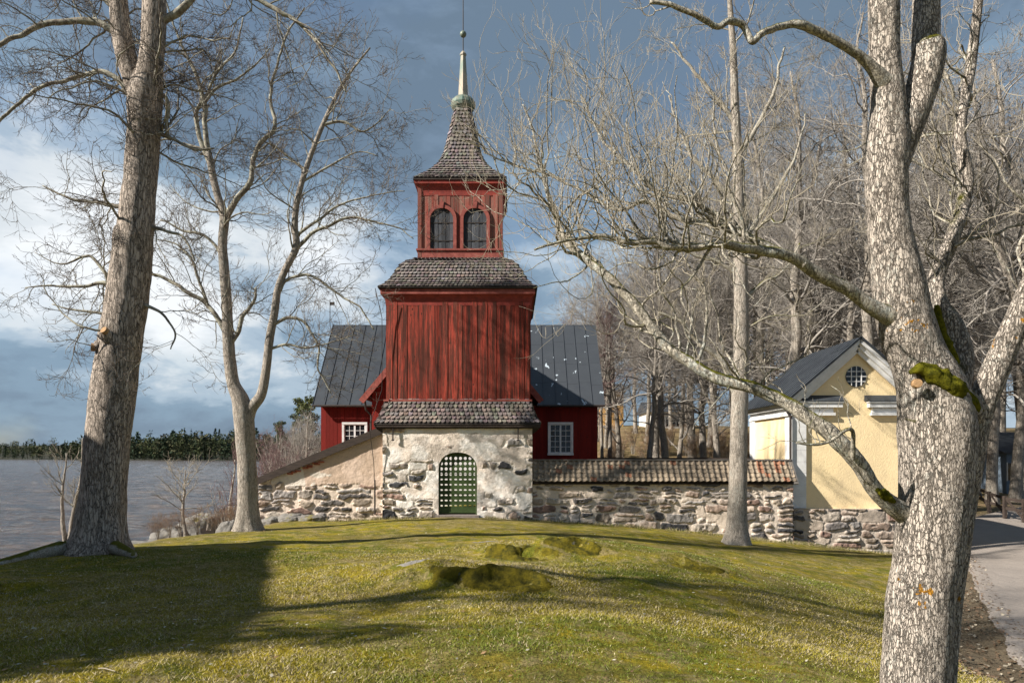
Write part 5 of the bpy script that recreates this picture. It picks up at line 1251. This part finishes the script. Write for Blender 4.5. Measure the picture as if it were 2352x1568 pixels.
# ------------------------------------------------------------------ shore trees and bushes
def shore_tree(name, label, u, d, h, r0, rs, tw='twig_pale', stems=1, spread=1., cat='tree', dens=1.6, lean=(0, 0), up=.06, z=None, purple=False, group=None):
    x = PX(u, d); z = Hs(x, d) if z is None else z; rg = np.random.default_rng(rs); T = thing(name, label, cat, (x, d, z), group); tm = MB(); bm_ = MB(); tb = MB(); S = []
    for k in range(stems):
        a = rg.uniform(0, 6.28); sp = .22 if stems > 1 else .05
        hh = h*rg.uniform(.75, 1.)
        p, r = grow(np.array([(x+rg.uniform(-.1, .1)*(stems > 1), d, z-.1)]), np.array([(cos(a)*sp+lean[0], sin(a)*sp+lean[1], 1.)]), np.array([hh*.85]), np.array([r0*rg.uniform(.7, 1)]), 20, rg, .07, (0, 0, .03), .2)
        limb_mesh(tm, p[0], r[0], 12, .1, 4., rs+k); c = int(h*3.0*dens/stems**.4); q = spawn(p, r, np.array([1.]), np.array([c]), rg, tmin=.3, ang=(30, 65), lf=(1, 1), rf=.6, up=.3, maxr=.04)
        ln = h*.32*spread*rg.uniform(.5, 1.1, c); S.append((q[0], q[1], ln, np.minimum(q[3], ln*.018)))
    st = tuple(np.concatenate([s[k] for s in S]) for k in range(4))
    lv = [dict(n=10, wander=.17, trop=(0, 0, up), k=4, per=4, big=1, tip=.3, sp=dict(ang=(28, 60), lf=(.35, .65), rf=.6), maxc=7, minr=.010),
          dict(n=6, wander=.17, trop=(0, 0, up), k=3, per=5, tip=.4, sp=dict(ang=(25, 55), lf=(.4, .7), rf=.65), maxc=4, minr=.007), dict(n=4, wander=.15, trop=(0, 0, up), k=3, tip=.5, minr=.005)]
    cascade(bm_, tb, st, rg, lv); tm.build('trunk', M['bark_mid'], T, True); c = bm_.build('crown', M[tw], T, True); tb.build('twigs', M[tw], c, True); return T
shore_tree('lichened_tree', 'small multi-stemmed lichened tree on the bank left of the leaning trunk', 150, 21, 4.2, .10, 201, stems=3, spread=.8, dens=1.2, z=P(150, 1250, 21)[2])
shore_tree('leaning_sapling', 'small spreading bare tree at the water between the two big trunks', 428, 23, 3.5, .085, 202, spread=1.15, dens=1.9, lean=(-.16, 0), z=P(428, 1232, 23)[2])
shore_tree('pruned_tree', 'slim pruned tree with reddish upright shoots behind the forked tree', 537, 28, 6.6, .15, 203, tw='twig_purple', spread=.5, up=.16, dens=1.2)
shore_tree('thorn_bush', 'tangled leafless bush beside the forked trunk at the shore', 518, 25, 2.2, .03, 204, stems=8, spread=.7, tw='twig_purple', cat='bush', z=P(518, 1220, 25)[2])
shore_tree('alder_bush', 'reddish bush on the far side of the sloping wall end', 600, 42, 4.2, .06, 205, stems=7, spread=.8, tw='twig_purple', cat='bush')
shore_tree('willow_bush', 'purplish tall bush by the lake left of the red church', 650, 52, 6.5, .09, 206, stems=8, spread=.7, tw='twig_purple', cat='bush')
shore_tree('grey_bush', 'pale grey leafless tree clump against the church corner', 705, 60, 8.5, .12, 207, stems=7, spread=.6, tw='twig_far', cat='bush')
shore_tree('bank_bush', 'low reddish twigs growing by the rocks at the lake edge', 480, 25, 1.1, .02, 208, stems=9, spread=.9, tw='dry_bush', cat='bush', z=P(480, 1218, 24)[2])
hb_ = [o for o in SC.collection.objects if o.name.split('.')[0] in ('alder_bush', 'willow_bush', 'grey_bush')]
for i in range(14):
    o = hb_[i % 3]; d = rt.uniform(40, 85); u = rt.uniform(575, 735); x = PX(u, d)
    if x-float(waterline(np.array(d))) < 1: u += 40; x = PX(u, d)
    c = copy_tree(o, (x, d, max(WATER+.3, Hs(x, d))), 0, rt.uniform(.8, 1.35), 'leafless bush among others on the headland between lake and church', 'bushes on the headland')
# brown brush on the slope beyond the wall, individually placed
gb = 'brown leafless bushes on the slope behind the churchyard'
BB = shore_tree('brush', 'brown leafless bush on the slope behind the churchyard', 1420, 47, 2.8, .03, 221, stems=12, spread=.9, dens=2.2, tw='dry_bush', cat='bush', group=gb)
for i in range(40):
    d = rt.uniform(42, 66); u = rt.uniform(1385, 1760); x = PX(u, d); copy_tree(BB, (x, d, Hs(x, d)), 0, rt.uniform(.6, 1.15))

for i in range(13):
    d = rt.uniform(21.5, 26.5); u = rt.uniform(350, 548); x = PX(u, d)
    copy_tree(BB, (x, d, P(u, 1232-(u-350)*.13, d)[2]-.1), 0, rt.uniform(.22, .42), 'low brown scrub among the boulders on the lake bank', 'brown scrub on the lake bank')
# ------------------------------------------------------------------ rocks
def rock(name, label, x, y, z, sx, sy, sz, rs, mat='rock', group=None, rot=0.):
    th = np.linspace(0, 2*pi, 73)[:-1]; ph = np.linspace(.0, pi/2+.35, 30)
    V = []
    for p in ph:
        for t in th: V.append((sin(p)*cos(t), sin(p)*sin(t), cos(p)))
    V = np.array(V); n = fbm(V*1.7+rs, 4, rs)*.32+fbm(V*5+rs, 3, rs)*.09+fbm(V*14+rs, 3, rs)*.03; V = V*(1+n[:, None]); V[:, 2] = np.sign(V[:, 2])*np.abs(V[:, 2])**.8
    V = V*[sx, sy, sz]; V = np.stack([V[:, 0]*cos(rot)-V[:, 1]*sin(rot), V[:, 0]*sin(rot)+V[:, 1]*cos(rot), V[:, 2]], -1)+[x, y, z]; k = 72; q = [(a*k+i, a*k+(i+1) % k, (a+1)*k+(i+1) % k, (a+1)*k+i) for a in range(29) for i in range(k)]
    m = MB(); m.add(V, np.array([f[::-1] for f in q])); o = m.build(name, M[mat], None, True); return tag(o, label, 'rock', group)
def outcrop(label, x, y, sx, sy, sz, rot, rs, mat='rock'):
    """a rough cap of rock that follows the swelling ground and dips under it all round"""
    nt_, nr_ = 110, 34; th = np.linspace(0, 2*pi, nt_+1)[:-1]; r = np.linspace(0, 1, nr_)[:, None]
    ed = 1+.38*fbm(np.stack([np.cos(th)*1.6+rs, np.sin(th)*1.6, th*0], -1), 4, rs)
    U = r*np.cos(th)*ed*sx; W = r*np.sin(th)*ed*sy; X = x+U*cos(rot)-W*sin(rot); Y = y+U*sin(rot)+W*cos(rot)
    n1 = fbm(np.stack([X*3.5, Y*3.5, X*0+rs], -1), 5, rs); n2 = fbm(np.stack([X*15, Y*15, X*0], -1), 3, rs+1)
    fr = np.clip((-W/sy+.15)*1.1, 0, 1)            # swells towards its lower, nearer lip
    Z = H(X, Y)+sz*((1-r**3)*(.14+.42*fr*(1-r**6))+.52*n1*(1-r**2)+.10*n2*(1-r**4))-.035*r**2-.03*(r > .97)
    V = np.stack([X, Y, Z], -1).reshape(-1, 3); q = [(a_*nt_+i, a_*nt_+(i+1) % nt_, (a_+1)*nt_+(i+1) % nt_, (a_+1)*nt_+i) for a_ in range(nr_-1) for i in range(nt_)]
    V2 = V[-nt_:]-[0, 0, .12]; m = MB(); m.add(np.concatenate([V, V2]), np.array([f[::-1] for f in q]+[((nr_-1)*nt_+(i+1) % nt_, (nr_-1)*nt_+i, nr_*nt_+i, nr_*nt_+(i+1) % nt_) for i in range(nt_)]))
    o = m.build('mossy_rock', M[mat], None, True); tag(o, label, 'rock')
for lb, x, y, sx, sy, sz, rt_, sd_ in (
        ('broad low mossy outcrop with a dark undercut edge in mid lawn', -.25, 8.85, 1.05, .42, .20, -.20, 3),
        ('left mossy outcrop of the two nearer the gate', .10, 12.55, .9, .42, .19, -.35, 9),
        ('right mossy outcrop of the two nearer the gate', 1.15, 12.95, .7, .38, .18, -.3, 12),
        ('small mossy hummock to the right of the other outcrops', 3.4, 12.3, .65, .34, .14, -.35, 14),
        ('sliver of bare grey rock flush with the grass left of mid lawn', -1.3, 9.5, .42, .16, .06, -.1, 19),
        ('flat patch of bare grey rock on top of the mound before the gate', -.5, 14.8, .55, .2, .06, .1, 22),
        ('small dark mossy stone in the shaded lawn at the left edge', -7.2, 9.15, .5, .25, .14, .2, 27)):
    outcrop(lb, x, y, sx, sy, sz, rt_, sd_, 'rock' if 'bare' not in lb else 'bare_rock')
def srock(label, u, vtop, d, sx, sy, sz, rs): rock('shore_rock', label, PX(u, d), d, P(u, vtop, d)[2]-sz*.97, sx, sy, sz, rs, 'bare_rock')
srock('pale flat rock at the water just right of the leaning trunk', 325, 1243, 17.5, .75, .6, .35, 23)
srock('grey rock on the shore at the foot of the small spreading tree', 398, 1212, 23.6, .75, .7, .8, 25)
srock('large rounded lichen-topped rock between sapling and forked tree', 470, 1180, 27, 1.25, 1.2, 1.6, 29)
srock('rock half buried beside the foot of the forked tree', 528, 1195, 22, .42, .5, .6, 31)
for i, (u, sx) in enumerate(((625, .42), (668, .55), (712, .5))):
    x = PX(u, 23.6); rock('footing_rock', ('leftmost', 'middle', 'rightmost')[i]+' of the three pale boulders under the sloping wall', x, 23.75, Hs(x, 23.75), sx, .35, .30-.05*i, 41+i, 'bare_rock', 'boulders under the sloping wall')

# ------------------------------------------------------------------ rail fence by the road
def make_fence():
    T = thing('rail_fence', 'dark wooden post and rail fence along the road at the right edge', 'fence', (23, 35, -1.4))
    pts = [(PX(2405, 31), 31), (PX(2352, 32.2), 32.2), (PX(2308, 33.8), 33.8), (PX(2272, 36), 36), (PX(2240, 38.5), 38.5)]
    q = [(x, y, Hs(x, y)) for x, y in pts]
    for x, y, z in q:
        m = MB(); m.box(x-.07, x+.07, y-.07, y+.07, z-.2, z+1.15); m.build('post', M['dark_wood'], T)
    for a, b in zip(q[:-1], q[1:]):
        for h in (1.02, .55):
            m = MB(); m.bar((a[0], a[1]-.09, a[2]+h), (b[0], b[1]-.09, b[2]+h), .05, .14); m.build('rail', M['dark_wood'], T)
        m = MB(); m.bar((a[0], a[1]-.1, a[2]+.1), (b[0], b[1]-.1, b[2]+1.0), .05, .1); m.build('brace', M['dark_wood'], T)
make_fence()

# ------------------------------------------------------------------ far buildings, added shadow shed, far wall
def house(name, label, u0, u1, d, vt, vb, mat, roofmat, ridge=1.6, win=4):
    x0, x1 = PX(u0, d), PX(u1, d); z0, z1 = min(P(0, vb, d)[2]-1, Hs((x0+x1)/2, d)-.8), P(0, vt, d)[2]; T = thing(name, label, 'house', ((x0+x1)/2, d, z0))
    m = MB(); m.box(x0, x1, d, d+7, z0, z1); m.build('wall', M[mat], T)
    m = MB(); V = [(x0-.4, d-.4, z1), (x1+.4, d-.4, z1), (x1+.4, d+7.4, z1), (x0-.4, d+7.4, z1), (x0-.4, d+3.5, z1+ridge), (x1+.4, d+3.5, z1+ridge)]
    m.add(V, [(0, 1, 5, 4), (2, 3, 4, 5), (0, 4, 3), (1, 2, 5), (0, 3, 2, 1)]); m.build('roof', M[roofmat], T)
    for i in range(win):
        cx = x0+(x1-x0)*(i+.5)/win; m = MB(); m.box(cx-.45, cx+.45, d-.05, d-.01, z1-1.9, z1-.7); W = m.build('window', M['glass'], T)
        f = MB(); f.box(cx-.5, cx-.45, d-.07, d-.011, z1-1.95, z1-.65); f.box(cx+.45, cx+.5, d-.07, d-.011, z1-1.95, z1-.65); f.box(cx-.025, cx+.025, d-.07, d-.051, z1-1.9, z1-.7); f.build('frame', M['far_white'], W)
house('far_house', 'pale house glimpsed through the trunks behind the churchyard', 1490, 1590, 92, 946, 985, 'far_white', 'metal_roof')
house('far_house', 'ochre house glimpsed beyond the right corner of the church', 1378, 1432, 100, 900, 950, 'far_ochre', 'metal_roof', win=3)
house('far_house', 'blue grey house behind the trunks at the right edge', 2312, 2440, 48, 1040, 1130, 'far_blue', 'metal_roof')
def make_farwall():
    x0, x1, y = PX(1372, 39), PX(1740, 39), 39.0; T = thing('far_wall', 'low dark-capped wall closing the churchyard beyond the pantiles', 'wall', ((x0+x1)/2, y, -.5))
    m = MB(); m.box(x0, x1, y, y+.6, -1.5, EYE-.32); m.build('masonry', M['mortar'], T)
    m = MB(); m.prism([(x0, EYE-.32), (x1, EYE-.32), (x1, EYE-.14), (x0, EYE-.14)], y-.25, y+.85); m.build('plank_cap', M['dark_wood'], T)
make_farwall()
def make_shadow_shed():  # unseen shed, added and turned to cast the big shadow on the lawn
    T = thing('shadow_shed', 'unseen timber shed added left of the picture to shade the lawn', 'shed', (-15.5, 8, -.2))
    xr, xf, xb = -15.5, -13.6, -17.4; y0, y1 = 1.6, 11.4; zr, ze = EYE+5.2, EYE+3.4; g = -.6
    m = MB(); m.prism([(xb, g), (xf, g), (xf, ze), (xr, zr-.05), (xb, ze)], y0, y1, (.6, .6, .6)); boards(m, y0, y1, g, ze-.02, xf, .2, 71, 'y', 1); boards(m, xb, xf, g, ze-.02, y0, .2, 72, 'x', -1); boards(m, xb, xf, g, ze-.02, y1, .2, 73, 'x', 1); m.build('wall', M['boards_church'], T)
    for s in (-1, 1): seam_roof((xr, y0-.2, zr), (xr, y1+.2, zr), (xr+s*2.1, y1+.2, ze-.1), (xr+s*2.1, y0-.2, ze-.1), .6, M['metal_roof'], 'roof', T)
    m = MB(); m.box(xf+.03, xf+.08, 6.5, 9.0, g, g+2.2, (.8, .8, .8)); m.build('door', M['boards_worn'], T)
    from mathutils import Matrix
    piv = Vector((xr, y1, 0)); T.location = piv+Matrix.Rotation(R(20), 3, 'Z')@(Vector((-15.5, 8, -.2))-piv); T.rotation_euler = (0, 0, R(20))
make_shadow_shed()

# ------------------------------------------------------------------ far forest across the lake
def far_forest():
    rg = np.random.default_rng(5); m = MB()
    def tree(x, y, z, h, w, kind, nleaf, tint):
        # leaf clusters through the crown's volume
        n = nleaf; t = rg.random(n)**(.8 if kind == 0 else .6)
        if kind == 0: zz = h*(.08+.92*t); rad = w*(1.05-t)**.9*(.75+.25*np.sin(t*40))
        elif kind == 1: zz = h*(.12+.88*t); rad = w*.8*np.sqrt(np.clip(1-((t-.6)/.62)**2, .02, 1))
        else: zz = h*(.15+.85*t); rad = w*np.sqrt(np.clip(1-((t-.45)/.6)**2, .05, 1))
        a = rg.random(n)*6.28; q = np.sqrt(rg.random(n))*rad
        c = np.stack([x+np.cos(a)*q, y+np.sin(a)*q, z+zz], -1); s = w*.22*rg.uniform(.6, 1.3, (n, 1))
        d1 = unit(rg.normal(0, 1, (n, 3)))*s; d2 = unit(rg.normal(0, 1, (n, 3)))*s; d1[:, 2] *= .5
        V = np.stack([c+d1, c-d1*.6+d2*.7, c-d1*.5-d2*.8-[0, 0, 1]*s*.5], 1).reshape(-1, 3)
        m.add(V, np.arange(3*n).reshape(-1, 3), np.repeat(np.array(tint)*rg.uniform(.65, 1.35, (n, 1)), 3, 0))
        m.tube([(x, y, z-1), (x, y, z+h*.8)], [w*.07, w*.03], 5, (.9, .8, .7))
    for i in range(1500):
        x = rg.uniform(-860, -180) if i < 1050 else rg.uniform(-480, -120); sh = 640+60*float(fbm(np.array([x*.004, 0, 0]), 3))+np.clip((-250-x)*.35, 0, 500)
        y = sh+4+170*rg.random()**1.6; z = WATER+9*smooth01(np.array((y-sh)/160)); kind = int(rg.choice([0, 0, 0, 1, 1, 2])); h = .88*(rg.uniform(8, 15)+7*max(0, float(fbm(np.array([x*.03, y*.01, 3.]), 3))+.35)+(6 if rg.random() < .08 else 0))*(1.4 if x > -480 else 1.0)
        tint = [(.9, 1, 1), (1.35, 1.25, .9), (2.4, 1.8, 1.6)][kind]; tree(x, y, float(z), h, h*rg.uniform(.20, .34), kind, 64, tint)
    o = m.build('far_forest', M['conifer']); tag(o, 'dark mixed forest along the far lake shore', 'forest', kind='stuff')
far_forest()
def pine(label, u, d, h, rs, group=None):
    x = PX(u, d); z = max(WATER+.4, Hs(x, d)); T = thing('pine_tree', label, 'tree', (x, d, z), group); rg = np.random.default_rng(rs)
    t = MB(); t.tube([(x, d, z-.5), (x+.3, d, z+h*.5), (x+.1, d, z+h*.95)], [h*.022, h*.016, h*.004], 8); t.build('trunk', M['bark_far'], T)
    c = MB(); n = 16
    for k in range(n):
        f = k/n; a = rg.uniform(0, 6.28); rr = h*.20*math.sqrt(max(.1, 1-((f-.4)/.7)**2)); cx, cy, cz = x+cos(a)*rr*rg.uniform(.2, .9), d+sin(a)*rr*rg.uniform(.2, .9), z+h*(.42+.56*f)
        m = 130; q = unit(rg.normal(0, 1, (m, 3)))*rg.random((m, 1))**.4*np.array([h*.085, h*.085, h*.045])+[cx, cy, cz]; s = h*.016
        d1 = unit(rg.normal(0, 1, (m, 3)))*s; d2 = unit(rg.normal(0, 1, (m, 3)))*s
        c.add(np.stack([q+d1, q-d1*.5+d2, q-d1*.5-d2], 1).reshape(-1, 3), np.arange(3*m).reshape(-1, 3), np.array((1.9, 1.7, 1.2))*rg.uniform(.6, 1.4))
    c.build('crown', M['conifer'], T)
pine('tallest pine on the headland beside the church gable', 712, 130, 14, 1)
pine('lower pine just left of the tallest headland pine', 690, 150, 14, 2)
pine('round pine at the left of the headland trees', 640, 170, 13, 4)

# ------------------------------------------------------------------ grass
def grass():
    rg = np.random.default_rng(9); n = 520000
    d = 3.2+(rg.random(n)**1.35)*11; u = rg.uniform(-.80, .80, n); X = u*d; Y = d
    keep = (road_dist(X, Y)+.25*fbm(np.stack([X*1.1, Y*1.1, X*0+1], -1), 4) > .8) & (X-waterline(Y) > 3.6)
    for cx, cy, sx, sy in ((-.30, 8.78, .95, .28), (.15, 12.5, .8, .28), (1.15, 12.9, .6, .26), (3.4, 12.3, .55, .22), (-1.35, 9.6, .5, .22), (-.6, 14.6, .5, .2)): keep &= ((X-cx)/sx)**2+((Y-cy)/sy)**2 > 1
    mask = fbm(np.stack([X*.8, Y*.8, X*0+2], -1), 4, 31); keep &= rg.random(n) < np.clip(.62+mask*.9, .12, 1)
    X, Y, mask = X[keep], Y[keep], mask[keep]; n = len(X); Z = H(X, Y)-.005
    h = rg.uniform(.012, .034, n)*(1+.5*np.clip(mask, -1, 1)); w = rg.uniform(.0016, .0032, n)*(1+Y*.12); a = rg.uniform(0, pi, n); lx, ly = rg.normal(0, .9, (2, n))*h
    dx, dy = np.cos(a)*w, np.sin(a)*w
    V = np.stack([np.stack([X-dx, Y-dy, Z], -1), np.stack([X+dx, Y+dy, Z], -1), np.stack([X+lx, Y+ly, Z+h], -1)], 1).reshape(-1, 3)
    patch = fbm(np.stack([X*.5, Y*.5, X*0+7], -1), 4, 12)[:, None]
    g1 = np.array((.125, .155, .024)); g2 = np.array((.33, .27, .034)); dr = np.array((.44, .37, .23)); t = np.clip(.5+patch*2.0+rg.normal(0, .22, (n, 1)), 0, 1)
    c = g1*(1-t)+g2*t; isd = rg.random((n, 1)) < np.clip(.24+.5*patch, .06, .65); c = np.where(isd, dr, c)*rg.uniform(.7, 1.3, (n, 1))
    m = MB(); m.add(V, np.arange(3*n).reshape(-1, 3), np.repeat(c, 3, 0)); o = m.build('grass', M['blade']); tag(o, 'short mossy spring grass covering the lawn', 'grass', kind='stuff')
grass()
def twigs_on_lawn():
    x, y = PX(245, 4.95), 4.95; z = Hs(x, y)+.02; b = MB()
    b.tube(catmull([(x-.09, y+.05, z), (x-.03, y+.02, z+.01), (x+.08, y-.03, z+.005)], 10), np.linspace(.005, .003, 10), 6); b.tube([(x-.03, y+.02, z+.01), (x+.0, y+.08, z+.012)], [.003, .002], 5)
    o = b.build('fallen_twig', M['twig_pale']); tag(o, 'pale dry twig lying in the grass at the bottom left', 'twig')
twigs_on_lawn()

def debris():
    rg = np.random.default_rng(4); n = 2600; d = 3.4+(rg.random(n)**1.2)*16; u = rg.uniform(-.75, .8, n); X, Y = u*d, d; k = (X < np.interp(Y, RL[:, 1], RL[:, 0])-.2) & (X-waterline(Y) > 4.2)
    X, Y = X[k], Y[k]; n = len(X); Z = H(X, Y)+.012; a = rg.uniform(0, pi, n); l = rg.uniform(.008, .03, n); w = l*rg.uniform(.2, .6, n); t = rg.normal(0, .4, n)
    dx, dy = np.cos(a), np.sin(a)
    V = np.stack([np.stack([X+dx*l*i-dy*w*j, Y+dy*l*i+dx*w*j, Z+l*t*.4*i+.004*j], -1) for i, j in ((-1, -.3), (-.2, -1), (1, 0), (-.1, 1))], 1).reshape(-1, 3)
    c = np.where(rg.random((n, 1)) < .5, np.array((.50, .46, .36)), np.array((.30, .19, .10)))*rg.uniform(.6, 1.2, (n, 1))
    m = MB(); m.add(V, np.arange(4*n).reshape(-1, 4), np.repeat(c, 4, 0)); o = m.build('leaf_litter', M['blade']); tag(o, 'fallen leaves and lichen flakes scattered on the lawn', 'litter', kind='stuff')
debris()

def verge_litter():
    rg = np.random.default_rng(14); n = 5200; Y = 8+(rg.random(n)**1.3)*16; X = np.interp(Y, RL[:, 1], RL[:, 0])-rg.uniform(-.5, 1.7, n); n = len(X); Z = H(X, Y)+.02+.03*(rg.random(n)); a = rg.uniform(0, pi, n); l = rg.uniform(.015, .05, n); w = l*rg.uniform(.3, .8, n); t = rg.normal(0, .5, n)
    dx, dy = np.cos(a), np.sin(a)
    V = np.stack([np.stack([X+dx*l*i-dy*w*j, Y+dy*l*i+dx*w*j, Z+l*t*.5*i+.006*j], -1) for i, j in ((-1, -.3), (-.2, -1), (1, 0), (-.1, 1))], 1).reshape(-1, 3)
    c = np.where(rg.random((n, 1)) < .35, np.array((.42, .36, .27)), np.array((.20, .13, .08)))*rg.uniform(.5, 1.3, (n, 1))
    m = MB(); m.add(V, np.arange(4*n).reshape(-1, 4), np.repeat(c, 4, 0)); o = m.build('leaf_litter', M['blade']); tag(o, 'brown dead leaves along the gravel road edge', 'litter', kind='stuff')
verge_litter()

T_ = pine('unseen pine added outside the left edge to break up the shed shadow', 1176-10.4/2.7*1568, 2.7, 6.5, 31)  # out of view, added so its shadow roughens the near edge of the shed's

def wall_foot_grass():
    rg = np.random.default_rng(24); n = 15000; X = rg.uniform(-8.9, 13.6, n); Y = np.where(X < 9.9, 23.80, 24.05)-np.abs(rg.normal(0, .16, n)); k = (np.abs(X+1.9) > .95) & (rg.random(n) < np.clip(.5+1.1*fbm(np.stack([X*1.4, X*0, X*0+4], -1), 3), .1, 1)); X, Y = X[k], Y[k]; n = len(X); Z = H(X, Y)-.01
    h = rg.uniform(.04, .15, n); w = rg.uniform(.004, .009, n); a = rg.uniform(0, pi, n); lx, ly = rg.normal(0, .4, (2, n))*h; dx, dy = np.cos(a)*w, np.sin(a)*w
    V = np.stack([np.stack([X-dx, Y-dy, Z], -1), np.stack([X+dx, Y+dy, Z], -1), np.stack([X+lx, Y+ly, Z+h], -1)], 1).reshape(-1, 3)
    c = np.where(rg.random((n, 1)) < .6, np.array((.38, .31, .18)), np.array((.17, .18, .05)))*rg.uniform(.6, 1.2, (n, 1))
    m = MB(); m.add(V, np.arange(3*n).reshape(-1, 3), np.repeat(c, 3, 0)); o = m.build('dry_grass', M['blade']); tag(o, 'dry grass tufts along the foot of the stone walls', 'grass', kind='stuff')
wall_foot_grass()
